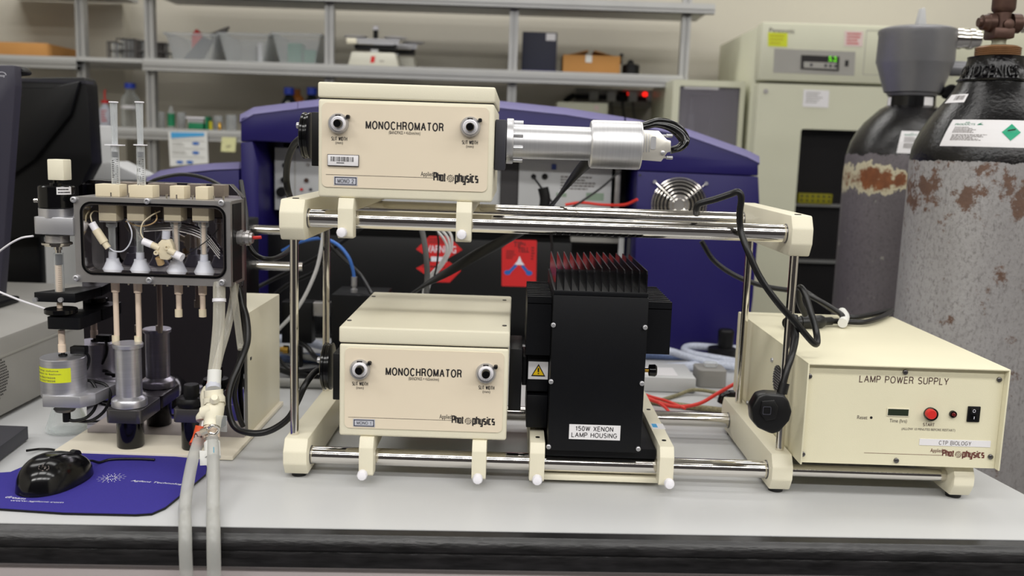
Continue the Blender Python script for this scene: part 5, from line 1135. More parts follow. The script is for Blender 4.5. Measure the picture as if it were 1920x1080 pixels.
# ------------------------------------------------------------------ shelving
YF_ = 3.0; YBk = 3.32
rk = thing('wall_shelving', 'aluminium profile shelving with three tiers along the rear wall', 'shelving', (-.2, 3.15, FL))
UPX = []
def upright(px, z0=FL, z1=CEIL-.02, Y=YF_+.03):
    x = U(px, 100, Y).x; m = MB(); m.box(x-.014, x-.004, Y, Y+.03, z0, z1); m.box(x+.004, x+.014, Y, Y+.03, z0, z1); m.box(x-.004, x+.004, Y+.006, Y+.03, z0, z1)
    m.build('upright', 'extr', rk); return x
xs = [upright(p) for p in (151, 280, 617, 962, 1284)]
def shelf_z(px, py): return U(px, py, YF_).z
def board(x0, x1, zt, zb, nm='shelf_board'):
    MB().box(x0, x1, YF_, YBk, zt-.012, zt).build(nm, 'shelf', rk)
    m = MB(); zc = zt-.013
    if zb < zc-.004:
        m.box(x0, x1, YF_-.006, YF_+.024, (zc+zb)/2+.002, zc); m.box(x0, x1, YF_-.006, YF_+.024, zb, (zc+zb)/2-.002); m.box(x0, x1, YF_, YF_+.024, zb, zc); m.build('front_beam', 'extr', rk)
zM = .655; xl = U(-60, 110, YF_).x; 
board(U(265, 0, YF_).x, U(1290, 0, YF_).x, .655, .617)
board(xl, U(140, 0, YF_).x, shelf_z(60, 104), shelf_z(60, 127)); board(U(141, 0, YF_).x, U(264, 0, YF_).x, shelf_z(200, 108), shelf_z(200, 117))
board(U(262, 0, YF_).x, U(1342, 0, YF_).x, .875, .845); board(xl, U(183, 0, YF_).x, .875, .845)
zLo = shelf_z(320, 241)
board(U(190, 0, YF_).x, U(962, 0, YF_).x, zLo, zLo-.036)
zS = .655
# bins
SG = 'clear plastic bins on the shelf'
def bin_(x0, x1, label, stuff):
    zt_ = U((x0+x1)/2, 65, 3.08).z; a = U(x0, 90, 3.06).x; b = U(x1, 90, 3.06).x
    t = thing('plastic_bin', label, 'bin', ((a+b)/2, 3.15, zS), SG); w = b-a; i = .022
    m = MB(); y0, y1 = 3.05, 3.26; H_ = zt_-zS
    def ring(e, z): return [(a+i*(1-z)+e, y0+i*(1-z)*.6+e), (b-i*(1-z)-e, y0+i*(1-z)*.6+e), (b-i*(1-z)-e, y1-e), (a+i*(1-z)+e, y1-e)]
    def pt(e, z): return [Vector((p[0], p[1], zS+.0005+H_*z)) for p in ring(e, z)]
    o0, o1, i0, i1 = pt(0, 0), pt(0, 1), pt(.003, .02), pt(.003, 1)
    m.add(o0+o1+i0+i1, [(0, 1, 2, 3)]+[(k, (k+1) % 4, 4+(k+1) % 4, 4+k) for k in range(4)]+[(8, 9, 10, 11)]+[(8+k, 8+(k+1) % 4, 12+(k+1) % 4, 12+k) for k in range(4)]+[(4+k, 4+(k+1) % 4, 12+(k+1) % 4, 12+k) for k in range(4)])
    m.build('tub', 'clear', t)
    r_ = MB(); r_.box(a-.004, b+.004, y0-.006, y0+.002, zS+H_-.006, zS+H_+.002); r_.box(a-.004, a+.002, y0+.002, y1, zS+H_-.006, zS+H_+.002); r_.box(b-.002, b+.004, y0+.002, y1, zS+H_-.006, zS+H_+.002); r_.build('rim', 'clear', t)
    return a, b, zt_
a, b, zt_ = bin_(312, 408, 'leftmost clear bin on the shelf, red and blue packets sticking out', 0)
tag(MB().prism([(a+.03, zS+.01), (a+.09, zS+.012), (a+.125, zt_-.01), (a+.095, zt_)], 3.12, 3.15, 'y', .003).build('blue_pouch', 'navybox'), 'dark blue pouch leaning inside the leftmost clear bin', 'pouch')
p = U(360, 62, 3.12); tag(MB().prism([(p.x-.014, p.z-.045), (p.x+.022, p.z-.045), (p.x+.018, p.z+.004), (p.x+.002, p.z+.018), (p.x-.014, p.z)], 3.155, 3.17, 'y', .002).build('red_packet', 'redcard'), 'red packet sticking up out of the leftmost clear bin', 'packet')
p = U(408, 60, 3.12); tag(MB().prism([(p.x-.034, p.z-.004), (p.x-.01, p.z+.006), (p.x+.03, p.z+.022), (p.x+.016, p.z-.006), (p.x, p.z-.06), (p.x-.012, p.z-.06)], 3.14, 3.155, 'y', .001).build('grey_packet', 'wire'), 'thin grey sheet poking up between the first two clear bins', 'sheet')
a, b, zt_ = bin_(412, 505, 'middle of the three clear bins with a white tube inside', 0)
tag(MB().box(a+.12, a+.132, 3.07, 3.082, zS+.004, zt_-.025).build('white_tube', 'white'), 'upright white tube inside the middle clear bin', 'tube')
tag(MB().box(a+.045, a+.095, 3.12, 3.17, zS+.004, zt_-.03, .002).build('grey_box', 'grey'), 'small grey box inside the middle clear bin', 'box')
a, b, zt_ = bin_(512, 603, 'rightmost clear bin with green racks inside', 0)
tag(MB().box(a+.035, a+.082, 3.10, 3.16, zS+.004, zt_-.025, .002).build('green_rack', 'greenp'), 'taller green rack inside the rightmost clear bin', 'rack')
tag(MB().box(a+.090, a+.130, 3.09, 3.15, zS+.004, zt_-.045, .002).build('green_rack', 'greenp'), 'shorter green rack inside the rightmost clear bin', 'rack')
# wire racks
def wirerack(x0, x1, y0, label, zb, Yw=3.10):
    a = U(x0, 90, Yw).x; b = U(x1, 90, Yw).x; zt_ = U((x0+x1)/2, y0, Yw).z
    t = thing('wire_rack', label, 'rack', ((a+b)/2, Yw+.04, zb), 'wire tube racks on the shelf')
    for z in (zb+.003, (zb+zt_)/2, zt_):
        m = MB()
        for k in range(5): m.cyl((a, Yw+k*.02, z), (b, Yw+k*.02, z), .0014, seg=6)
        for k in range(6): x = a+(b-a)*k/5; m.cyl((x, Yw, z), (x, Yw+.08, z), .0014, seg=6)
        m.build('wire_grid', 'wire', t)
    for x in (a, b):
        for y in (Yw, Yw+.08): MB().cyl((x, y, zb), (x, y, zt_), .002, seg=6).build('corner_wire', 'wire', t)
    for k in range(5):
        for j in range(3):
            x = a+(b-a)*(k+.5)/5; y = Yw+.012+j*.026
            if random.random() < .8: MB().lathe((x, y, zb+.006), (0, 0, 1), [(0, .0035), ((zt_-zb)*.9, .0038)], 8).build('glass_tube', 'wire' if random.random() < .3 else 'clear', t)
z2 = shelf_z(200, 108)
wirerack(201, 217, 78, 'small wire rack at the left end of the rack row', z2, 3.06); wirerack(219, 237, 72, 'wire rack second from the left in the rack row', z2)
wirerack(238, 254, 73, 'wire rack in the rack row, just left of the upright', z2); wirerack(256, 271, 76, 'wire rack close behind the shelf upright, third bay side', z2)
wirerack(287, 311, 80, 'wire rack between the upright and the leftmost clear bin', zS)
# cardboard boxes
zL_ = shelf_z(60, 104); a, b, c, d = fr(-60, 79, 88, 102, 3.03)
cb = thing('cardboard_box', 'flat brown cardboard box on the left shelf', 'box', (a+.15, 3.12, zL_)); MB().box(a, b, 3.03, 3.30, zL_+.0005, d, .002).build('carton', 'card', cb)
a, b, c, d = fr(979, 61, 1044, 121, 3.08)
bx = thing('dark_box', 'dark blue box with a white sticker beside the open carton', 'box', ((a+b)/2, 3.15, zS)); MB().box(a, b, 3.08, 3.24, zS+.0005, d, .002).build('carton', 'navybox', bx)
m = MB(); fbox(m, 1024, 63, 1042, 76, 3.0788, 3.0795); m.build('sticker', 'label', bx); MB().box(a-.0006, b+.0006, 3.0794, 3.24, zS+.0004, zS+.008).build('violet_band', 'pad', bx)
m = MB(); ftxt(m, 'agilent', 1004, 89, 1018, 93, 3.0792); m.build('small_mark', 'inkgrey', bx) if 0 else None
a, b, c, d = fr(1056, 104, 1163, 126, 3.06)
ob = thing('open_carton', 'open brown cardboard carton right of the dark box', 'box', ((a+b)/2, 3.14, zS))
m = MB(); m.box(a, b, 3.06, 3.063, zS+.0005, d, .0005); m.box(a, a+.003, 3.063, 3.22, zS+.0005, d); m.box(b-.003, b, 3.063, 3.22, zS+.0005, d); m.box(a+.003, b-.003, 3.217, 3.22, zS+.0005, d); m.box(a+.003, b-.003, 3.063, 3.217, zS+.0005, zS+.004); m.build('carton', 'card', ob)
for pts in (((a, d), ((a+b)/2-.008, d+.017), ((a+b)/2-.012, d+.020), (a+.01, d+.002)), ((b, d), ((a+b)/2+.008, d+.017), ((a+b)/2+.012, d+.020), (b-.01, d+.002))):
    m = MB(); m.prism(pts, 3.10, 3.21, 'y'); m.build('carton_flap', 'card', ob)
m = MB(); fbox(m, 1098, 104, 1110, 117, 3.0585, 3.0595); m.build('tape', 'paper', ob)
p = U(1183, 120, 3.1)
bh = thing('black_holder', 'round black holder with a short arm right of the open carton', 'holder', (p.x, 3.1, zS))
MB().lathe((p.x, 3.1, zS+.0005), (0, 0, 1), [(0, .028), (.034, .028), (.037, .024)], 28).build('drum', 'black', bh)
m = MB(); m.tube([(p.x-.033, 3.1, zS+.037), (p.x-.035, 3.1, zS+.055), (p.x-.030, 3.1, zS+.070)], .006); m.build('arm', 'black', bh); MB().tube([(p.x-.01, 3.1, zS+.0375), (p.x-.002, 3.1, zS+.048), (p.x+.008, 3.1, zS+.040)], .005).build('clip', 'black', bh)
# balances
def balance(x0, x1, yt, Yb, label, main):
    a, b, c, d = fr(x0, 92, x1, 117, Yb); cx = (a+b)/2
    t = thing('beam_balance', label, 'balance', (cx, Yb+.05, zS), 'beam balances on the shelf')
    w = b-a; h = d-c
    MB().prism([(a, zS+.0005), (b, zS+.0005), (b-.010, zS+h), (a+.012, zS+h)], Yb, Yb+.12, 'y', .003).build('base', mat('balance_enamel', (206, 204, 190), .45), t)
    MB().box(cx-.012, cx+.012, Yb+.03, Yb+.07, zS+h+.0003, zS+h+.012, .001).build('column', 'lgrey', t)
    MB().box(cx-w*.40, cx+w*.42, Yb+.03, Yb+.08, zS+h+.0125, zS+h+.026).build('under_beam', 'black', t)
    MB().box(cx-w*.48, cx+w*.50, Yb+.01, Yb+.014, zS+h+.0270, zS+h+.034).build('beam', 'alu', t); MB().box(cx-w*.48, cx+w*.50, Yb+.03, Yb+.034, zS+h+.0380, zS+h+.045).build('beam', 'alu', t)
    for s_ in (-1, 1):
        q = cx+s_*w*.40
        MB().lathe((q, Yb+.055, zS+h+.0475), (0, 0, 1), [(0, .028), (.004, .037), (.006, .038)], 32).build('pan', 'label', t)
        MB().cyl((q, Yb+.055, zS+h+.026), (q, Yb+.055, zS+h+.047), .006, seg=12).build('pan_post', 'black', t)
    if main:
        MB().box(cx-w*.52, cx-w*.33, Yb-.006, Yb+.009, zS+h+.024, zS+h+.041, .001).build('counterweight', 'valve', t)
        MB().cyl((cx, Yb+.055, zS+h+.0475), (cx, Yb+.055, zS+h+.074), .008, seg=16).build('weight_knob', 'black', t); MB().cyl((cx, Yb+.055, zS+h+.0742), (cx, Yb+.055, zS+h+.086), .010, seg=16).build('white_knob', 'white', t)
        m = MB(); m.quad((cx-.008, Yb-.0004, zS+.010), (cx+.005, Yb-.0004, zS+.010), (cx+.008, Yb-.0004, zS+.030), (cx-.005, Yb-.0004, zS+.030)); m.build('red_badge', 'redcard', t)
    line_of_marks(mm := MB(), cx+.022, cx+.042, zS+.012, zS+.019, Yb-.0004, 1, 3); mm.build('printed_mark', 'inkgrey', t)
balance(652, 746, 60, 3.02, 'front cream beam balance with a red badge on the shelf', True)
balance(696, 780, 62, 3.16, 'rear beam balance half hidden behind the one with the red badge', False)
# bottles
zb2 = zLo
def bottle(px, Yb, w, h, zb, label, capm='blue', extra=None, glass='glass', name='glass_bottle'):
    x = U(px, 200, Yb).x
    t = thing(name, label, 'bottle', (x, Yb, zb)); r = w/2
    pr = [(.0005, r*.92), (.004, r), (h*.55, r), (h*.66, r*.93), (h*.78, r*.5), (h*.83, r*.42), (h*.88, r*.42)]
    MB().lathe((x, Yb, zb), (0, 0, 1), pr, 32).build('bottle_body', glass, t)
    MB().lathe((x, Yb, zb+h*.882), (0, 0, 1), [(0, r*.58), (h*.115, r*.58), (h*.12, r*.5)], 24).build('cap', capm, t)
    return t, x, r
t, x, r = bottle(245, 3.10, .060, .142, zb2, 'glass bottle with a blue cap on the lower shelf near the upright')
MB().lathe((x, 3.10, zb2+.060), (0, 0, 1), [(0, r+.0005), (.010, r+.0005)], 32).build('label_band', 'label', t)
t, x, r = bottle(197, 3.10, .042, .085, zb2, 'wash bottle with red cap and spout at the left of the lower shelf', 'redcard', glass='cone', name='wash_bottle')
MB().tube([(x, 3.1, zb2+.086), (x, 3.1, zb2+.112), (x+.004, 3.1, zb2+.118)], .0028).build('spout', 'redcard', t)
m = MB(); line_of_marks(m, x-.004, x+.014, zb2+.014, zb2+.055, 3.1-r-.0006, 5, 2); m.build('red_print', 'redcard', t)
for px, lb, cm in ((542, 'dark bottle with blue cap behind the violet hood, left one', 'blue'), (585, 'dark bottle with blue cap just left of the upper monochromator', 'blue')):
    t = thing('reagent_bottle', lb, 'bottle', (U(px, 180, 3.1).x, 3.1, zb2)); x = U(px, 180, 3.1).x; zt_ = U(px, 164, 3.1).z; hh = zt_-zb2
    MB().lathe((x, 3.1, zb2), (0, 0, 1), [(.0005, .028), (.004, .03), (hh*.60, .03), (hh*.78, .016), (hh*.84, .013)], 28).build('bottle_body', 'darkglass', t); MB().lathe((x, 3.1, zb2+hh*.842), (0, 0, 1), [(0, .0165), (hh*.155, .0165)], 24).build('cap', cm, t)
p = U(557, 172, 3.16); tag(MB().lathe((p.x, 3.16, zb2), (0, 0, 1), [(.0005, .022), (p.z-zb2-.02, .022), (p.z-zb2-.008, .011), (p.z-zb2+.008, .011)], 20).build('orange_bottle', mat('orange_cap', (186, 110, 40), .5)), 'small orange-topped bottle between the two blue-capped bottles', 'bottle')
# green things on the lower shelf
x = U(321, 220, 3.06).x; t = thing('sample_tube', 'glass tube with dark green label on the lower shelf', 'tube', (x, 3.06, zb2))
MB().lathe((x, 3.06, zb2), (0, 0, 1), [(.0005, .011), (.052, .011), (.060, .006), (.072, .005)], 20).build('tube_body', 'clear', t); MB().lathe((x, 3.06, zb2+.008), (0, 0, 1), [(0, .0116), (.040, .0116)], 20).build('green_label', 'green', t)
a = U(352, 225, 3.06).x; b = U(386, 225, 3.06).x
t = thing('green_rack', 'green and white pipette tip rack on the lower shelf', 'rack', ((a+b)/2, 3.08, zb2)); MB().box(a+.004, b-.006, 3.05, 3.11, zb2+.0005, zb2+.021, .002).build('rack_base', 'green', t)
MB().box(a-.002, b, 3.045, 3.115, zb2+.034, zb2+.040, .001).build('rack_top', 'white', t)
for k in range(5): MB().box(a+.006+k*.010, a+.009+k*.010, 3.05, 3.06, zb2+.0213, zb2+.0338).build('rack_leg', 'white', t)
MB().box(b+.001, b+.008, 3.05, 3.10, zb2+.0005, zb2+.042, .001).build('side_clip', 'green', t)
for px, h, m_, lb in ((395, .024, 'yellowp', 'small yellow tube right of the green rack'), (412, .022, 'brass', 'tiny amber vial on the lower shelf')):
    x = U(px, 230, 3.06).x; tag(MB().lathe((x, 3.06, zb2), (0, 0, 1), [(.0005, .006), (h, .006), (h+.004, .004)], 16).build('small_vial', m_), lb, 'vial')
for px, w, h, lb in ((300, .030, .055, 'clear glass beaker next to the shelf upright'), (340, .026, .055, 'clear beaker just left of the green rack'), (409, .028, .048, 'clear beaker behind the amber vial'), (434, .034, .052, 'clear beaker at the violet hood end of the lower shelf')):
    x = U(px, 225, 3.14).x; tag(MB().lathe((x, 3.14, zb2), (0, 0, 1), [(.0005, w*.5), (h, w*.52), (h, w*.48), (.003, w*.45)], 24).build('beaker', 'clear'), lb, 'beaker')
# poster + note hanging from the lower shelf
yp = YF_-.012
t = thing('wall_poster', 'white instruction sheet with blue header taped under the lower shelf', 'poster', tuple(U(353, 275, yp)))
m = MB(); m.prism(xz([(315.5, 247), (388, 247), (390.5, 306), (319, 312)], yp), yp, yp+.001, 'y'); m.build('sheet', 'paper', t)
m = MB(); m.prism(xz([(320, 248), (383, 249), (383, 255), (321, 259)], yp-.001), yp-.0012, yp-.0002, 'y'); m.build('blue_header', 'sky', t)
m = MB()
for px, py in ((367, 269), (367, 286.5), (337, 304), (356, 304)):
    c = U(px, py, yp-.001); m.add([(c.x+.0115*math.cos(i*math.pi/10), yp-.0012, c.z+.0048*math.sin(i*math.pi/10)) for i in range(20)], [tuple(range(20))])
m.build('small_pictures', 'water', t)
m = MB()
for y in (263, 278, 294): a, b, c, d = fr(322, y, 384, y+1, yp-.001); m.quad((a, yp-.0012, c), (b, yp-.0012, c), (b, yp-.0012, d), (a, yp-.0012, d))
line_of_marks(m, *fr(323, 267, 352, 274, yp), yp-.0012, 2, 4); line_of_marks(m, *fr(323, 282, 352, 290, yp), yp-.0012, 2, 5); m.build('printed_lines', 'grey', t)
t = thing('sticky_note', 'pale yellow sticky note on the lower shelf edge', 'note', tuple(U(429, 270, yp)))
m = MB(); m.prism(xz([(416, 257), (443, 258), (441, 285), (414, 284)], yp), yp, yp+.001, 'y'); m.build('note_sheet', 'sticky', t); m = MB(); line_of_marks(m, *fr(424, 272, 434, 277, yp-.0004), yp-.0004, 2, 2); m.build('handwriting', 'inkgrey', t)
# power strip and plugs
Yw = 3.33; zt_ = U(1160, 182, Yw).z
a = U(1078, 185, Yw).x; b = U(1226, 185, Yw).x
ps_ = thing('socket_trunking', 'grey wall trunking with a row of mains sockets under the shelf', 'sockets', ((a+b)/2, 3.37, zt_-.05))
MB().box(a, b, Yw, 3.399, zt_-.03, zt_+.028, .002).build('trunking', 'grey', ps_); MB().box(a+.001, b-.001, Yw-.002, Yw, zt_-.012, zt_+.006).build('dark_slot', 'ink', ps_)
PG = 'mains plugs in the wall trunking'
for px, m_, lb in ((1113, 'wcable', 'leftmost white plug in the wall trunking'), (1146, 'wcable', 'white plug left of the black plug'), (1167, 'black', 'black plug with a red neon beside it'), (1186, 'wcable', 'white plug between the black plug and the second neon'), (1221, 'wcable', 'rightmost white plug beside the glass-door cabinet')):
    p = U(px, 182, Yw); t = thing('mains_plug', lb, 'plug', (p.x, Yw-.02, p.z-.02), PG); MB().box(p.x-.016, p.x+.014, Yw-.030, Yw-.0025, p.z-.016, p.z+.018, .004).build('plug_body', m_, t)
    MB().tube([(p.x, Yw-.018, p.z-.016), (p.x+.004, Yw-.016, p.z-.05), (p.x+.012, Yw-.016, p.z-.10), (p.x+.02, Yw-.016, p.z-.2)], .004).build('cord', 'dark' if m_ == 'black' else 'dgcable', t)
for px, py in ((1173, 176), (1209, 177)):
    m = MB(); fl(m, px, py, [(Yw-.0025, 4), (Yw-.007, 4)], Yw, 14); m.build('neon_lamp', 'ledred', ps_)
cab('black_cable', 'rubber', 'short black cord at the left end of the wall trunking', 'cable', .010, [(1058, 192, 3.3), (1066, 184, 3.3), (1078, 178, 3.3)])
x0 = U(1042, 200, 3.2).x; x1 = U(1136, 200, 3.2).x; z1 = U(1090, 194, 3.2).z
t = thing('white_appliance', 'low cream appliance top behind the violet hood', 'appliance', ((x0+x1)/2, 3.25, FL)); MB().box(x0, x1, 3.12, 3.31, FL, z1, .004).build('case', 'fridge', t); m = MB(); p = U(1118, 200, 3.12); m.box(p.x-.006, p.x+.008, 3.118, 3.1198, p.z-.012, p.z+.004); m.build('pink_sticker', 'pink', t)
# glass-door cabinet
Yc = 2.85; a, b, c, d = fr(1246, 149, 1378, 760, Yc); zt_ = U(1300, 150, Yc).z
cbt = thing('glass_door_cabinet', 'small cream cabinet with a clear glass door behind the violet instrument', 'cabinet', ((a+b)/2, 3.0, FL))
MB().box(a, a+.012, Yc+.02, 3.3, FL+.3, zt_).build('side_wall', 'fridge', cbt); MB().box(b-.012, b, Yc+.02, 3.3, FL+.3, zt_).build('side_wall', 'fridge', cbt)
MB().box(a+.0125, b-.0125, Yc+.02, 3.3, zt_-.012, zt_).build('cabinet_roof', 'fridge', cbt); MB().box(a+.0125, b-.0125, 3.285, 3.3, FL+.3, zt_-.0125).build('cabinet_back', 'grey', cbt)
MB().box(a, b, Yc+.02, 3.3, FL, FL+.299).build('plinth', 'fridge', cbt)
dr = frame_ring(MB(), rrect(a, b, FL+.3, zt_, .004), rrect(a+.020, b-.014, FL+.33, zt_-.018, .003), Yc, Yc+.0195).build('door_frame', 'fridge', cbt)
MB().box(a+.021, b-.015, Yc+.008, Yc+.012, FL+.331, zt_-.019).build('door_glass', see('door_glass', (150, 146, 156), .4, .8, .05), dr)
m = MB(); fbox(m, 1283, 158, 1348, 167, Yc+.0065, Yc+.0075); m.build('name_strip', 'label', cbt)
p = U(1300, 225, 3.0); tag(MB().lathe((p.x, 3.05, FL+.3), (0, 0, 1), [(0, .012), (p.z-FL-.3+.02, .012), (p.z-FL-.3+.022, .004), (p.z-FL-.3+.07, .004)], 16).build('pipette_stand', 'cone'), 'pale upright pipette inside the glass-door cabinet', 'pipette')
# ------------------------------------------------------------------ refrigerator
YR_ = 2.75; x0 = U(1426, 100, YR_).x; x1 = x0+.80; zt_ = U(1440, 41, YR_).z; zh = U(1422, 153, YR_).z
fr_ = thing('lab_refrigerator', 'tall pale green-cream laboratory refrigerator with digital panel and glass door', 'refrigerator', ((x0+x1)/2, 3.05, FL))
MB().box(x0+.003, x1-.003, YR_+.06, 3.33, FL+.02, zt_-.004, .004).build('body', 'fridge', fr_)
hd = MB().box(x0, x1, YR_, YR_+.06, zh+.004, zt_, .006).build('header', 'fridge', fr_)
wx0, wx1, wz1 = U(1490, 400, YR_).x, x1-.1, U(1550, 243, YR_).z; wz0 = FL+.25
dr = frame_ring(MB(), rrect(x0, x1, FL+.08, zh-.004, .004), rrect(wx0, wx1, wz0, wz1, .008), YR_, YR_+.055).build('door', 'fridge', fr_)
MB().box(wx0+.0005, wx1-.0005, YR_+.008, YR_+.014, wz0+.0005, wz1-.0005).build('door_window', see('tinted_glass', (24, 26, 28), .15, .7, .03), dr)
MB().box(x0+.03, x1-.03, YR_+.3, YR_+.31, FL+.1, zh-.05).build('inner_back', 'black', fr_) if 0 else None
MB().box(wx0-.01, wx1+.01, YR_+.0552, YR_+.0598, wz0-.01, wz1+.01).build('dim_backing', 'ink', dr)  # black sheet across the whole window, painting in the dim interior
for zz in (U(1530, 383, YR_).z, U(1530, 490, YR_).z, wz0+.12): MB().box(wx0+.004, wx1-.004, YR_+.03, YR_+.0548, zz-.008, zz).build('inner_shelf', 'shelf', dr)
zz = U(1530, 383, YR_).z; a = U(1496, 375, YR_+.03).x; b = U(1559, 375, YR_+.03).x
t = thing('yellow_tube_rack', 'yellow tube rack on the upper shelf inside the refrigerator', 'rack', ((a+b)/2, YR_+.04, zz)); MB().box(a, b, YR_+.024, YR_+.05, zz+.0005, zz+.030, .001).build('rack_block', 'yellowp', t)
m = MB()
for i in range(6):
    for j in range(2): m.lathe((a+.009+i*(b-a-.018)/5, YR_+.0238, zz+.009+j*.013), (0, -1, 0), [(0, .0035), (.0004, .0035)], 10)
m.build('tube_holes', 'dark', t)
m = MB(); fprism(m, [(1452, 91), (1604, 97), (1602, 142), (1450, 136)], YR_-.001, YR_+.002); cp = m.build('control_recess', 'grey', hd)
m = MB(); fprism(m, [(1503, 103), (1574, 106), (1573, 133), (1502, 129)], YR_-.004, YR_-.0012); m.build('display', 'ink', hd)
m = MB(); fprism(m, [(1507, 115.5), (1569, 118), (1569, 130), (1507, 127)], YR_-.0052, YR_-.0041); m.build('button_strip', 'grey', hd)
m = MB(); ftxt(m, '5.2', 1554, 106, 1569, 115, YR_-.0054, .03); m.build('digits', 'ledgreen', hd)
m = MB()
for px in (1520, 1547, 1556, 1565): fl(m, px, 122+(px-1520)*.05, [(YR_-.0053, 2.8), (YR_-.006, 2.8)], YR_, 12)
m.build('buttons', 'dark', hd)
m = MB(); fbox(m, 1585, 113, 1591, 124, YR_-.003, YR_-.0012); m.build('key_switch', 'ink', hd)
m = MB(); ftxt(m, 'Panasonic', 1442.5, 53, 1490, 62, YR_-.0006, .02); m.build('lettering', 'inkgrey', hd)
m = MB(); fprism(m, [(1440, 60.5), (1477, 62), (1476, 88), (1440, 86.5)], YR_-.0012, YR_-.0002); m.build('yellow_note', 'yellow', hd)
m = MB(); fprism(m, [(1584, 57.5), (1619, 59), (1617, 87.5), (1583, 86)], YR_-.0012, YR_-.0002); m.build('pink_note', 'pink', hd)
m = MB(); line_of_marks(m, *fr(1588, 61, 1616, 84, YR_-.0016), YR_-.0016, 4, 6); m.build('red_print', 'redcard', hd)
m = MB(); line_of_marks(m, *fr(1444, 64, 1472, 84, YR_-.0016), YR_-.0016, 3, 6); m.build('note_print', 'yellowp', hd)
m = MB(); fprism(m, [(1507, 168), (1555, 170), (1553, 202), (1505, 200)], YR_-.0012, YR_-.0002); m.build('white_notice', 'label', dr)
m = MB(); line_of_marks(m, *fr(1511, 172, 1548, 194, YR_-.0016), YR_-.0016, 5, 16); m.build('notice_print', 'grey', dr)
m = MB(); fl(m, 1436, 171, [(YR_, 4.5), (YR_-.004, 4)], YR_, 16); m.build('door_lock', 'steel', dr)
m = MB(); frame_ring(m, rrect(*fr(1621, 60, 1790, 142, YR_), .003), rrect(*fr(1622, 61, 1789, 141, YR_), .003), YR_-.0006, YR_); m.build('filter_cover', 'grey', hd)
# ------------------------------------------------------------------ gas cylinders
def cylmat(name, zpaint, dark, body, rustz, seed, spots):
    m = bpy.data.materials.new(name); m.use_nodes = True; nt = m.node_tree; b = nt.nodes['Principled BSDF']; N = nt.nodes.new; K = nt.links.new
    geo = N('ShaderNodeNewGeometry'); sp = N('ShaderNodeSeparateXYZ'); K(geo.outputs['Position'], sp.inputs[0])
    def noise(s, d=6, st=(1, 1, 1), off=0, r=.6):
        mp = N('ShaderNodeMapping'); mp.inputs['Scale'].default_value = st; mp.inputs['Location'].default_value = (seed+off, off, 0); K(geo.outputs['Position'], mp.inputs[0])
        n = N('ShaderNodeTexNoise'); n.inputs['Scale'].default_value = s; n.inputs['Detail'].default_value = d; n.inputs['Roughness'].default_value = r; K(mp.outputs[0], n.inputs['Vector']); return n.outputs['Fac']
    def ma(op, a, b_=None):
        n = N('ShaderNodeMath'); n.operation = op
        for i, v in enumerate((a, b_)):
            if v is None: continue
            if isinstance(v, (int, float)): n.inputs[i].default_value = v
            else: K(v, n.inputs[i])
        return n.outputs[0]
    def step(v, lo, hi): 
        n = N('ShaderNodeMapRange'); n.clamp = True; K(v, n.inputs[0]); n.inputs[1].default_value = lo; n.inputs[2].default_value = hi; return n.outputs[0]
    def mix(f, a, c):
        n = N('ShaderNodeMix'); n.data_type = 'RGBA'; K(f, n.inputs[0])
        for i, v in ((6, a), (7, c)):
            if isinstance(v, tuple): n.inputs[i].default_value = lin(v)
            else: K(v, n.inputs[i])
        return n.outputs[2]
    z = sp.outputs[2]
    base = mix(step(noise(6, 6, (1, 1, .4)), .35, .65), body[0], body[1])
    streak = mix(step(noise(210, 8, (1, 1, .55), 3, .75), .50, .66), base, body[2])
    if spots:   # three rust blisters ringed by bare pale metal
        pale = None; rust = None
        for (px, pz, rr_) in spots:
            dx = ma('SUBTRACT', sp.outputs[0], px); dz = ma('MULTIPLY', ma('SUBTRACT', z, pz), .78); d = ma('SQRT', ma('ADD', ma('MULTIPLY', dx, dx), ma('MULTIPLY', dz, dz)))
            d = ma('ADD', d, ma('MULTIPLY', ma('SUBTRACT', noise(70, 6, off=2), .5), .035))
            a_ = step(d, rr_*1.04, rr_*.94); c_ = step(d, rr_*.78, rr_*.55)
            pale = a_ if pale is None else ma('MAXIMUM', pale, a_); rust = c_ if rust is None else ma('MAXIMUM', rust, c_)
        col = mix(pale, streak, (196, 188, 160)); col = mix(rust, col, mix(noise(60, 5, (1, 1, .5), 5), (70, 36, 20), (158, 96, 54)))
        chips = step(noise(38, 5, off=9), .66, .68); col = mix(ma('MULTIPLY', chips, step(z, rustz+.02, rustz-.08)), col, (150, 148, 140))
    else:
        band = ma('SUBTRACT', 1.0, ma('MULTIPLY', ma('ABSOLUTE', ma('SUBTRACT', z, rustz)), 14)); band = ma('MAXIMUM', band, -.10)
        f = step(ma('ADD', noise(34, 8, off=4, r=.72), ma('MULTIPLY', band, .15)), .59, .66)
        col = mix(f, streak, mix(noise(50, 5, off=6), (78, 62, 56), (118, 88, 70)))
    edge = ma('ADD', z, ma('MULTIPLY', ma('SUBTRACT', noise(55, 8, off=7, r=.7), .5), .016 if not spots else .03))
    pf = step(edge, zpaint, zpaint+.0012)
    wear = mix(step(noise(14, 7, off=8), .50, .72), dark, (42, 40, 40)); col = mix(pf, col, wear)
    K(col, b.inputs['Base Color'])
    r = N('ShaderNodeMapRange'); K(pf, r.inputs[0]); r.inputs[3].default_value = .55; r.inputs[4].default_value = .20; K(r.outputs[0], b.inputs['Roughness'])
    b.inputs['Metallic'].default_value = .15
    bp = N('ShaderNodeBump'); bp.inputs['Strength'].default_value = .45; bp.inputs['Distance'].default_value = .0018; K(noise(150, 5, off=1), bp.inputs['Height']); K(bp.outputs[0], b.inputs['Normal'])
    return m
def zat(px, py, Y): return U(px, py, Y).z
Yg = 1.60; gc = U(1870, 105, Yg); gx = gc.x
zp_ = zat(1790, 303, Yg-.11)
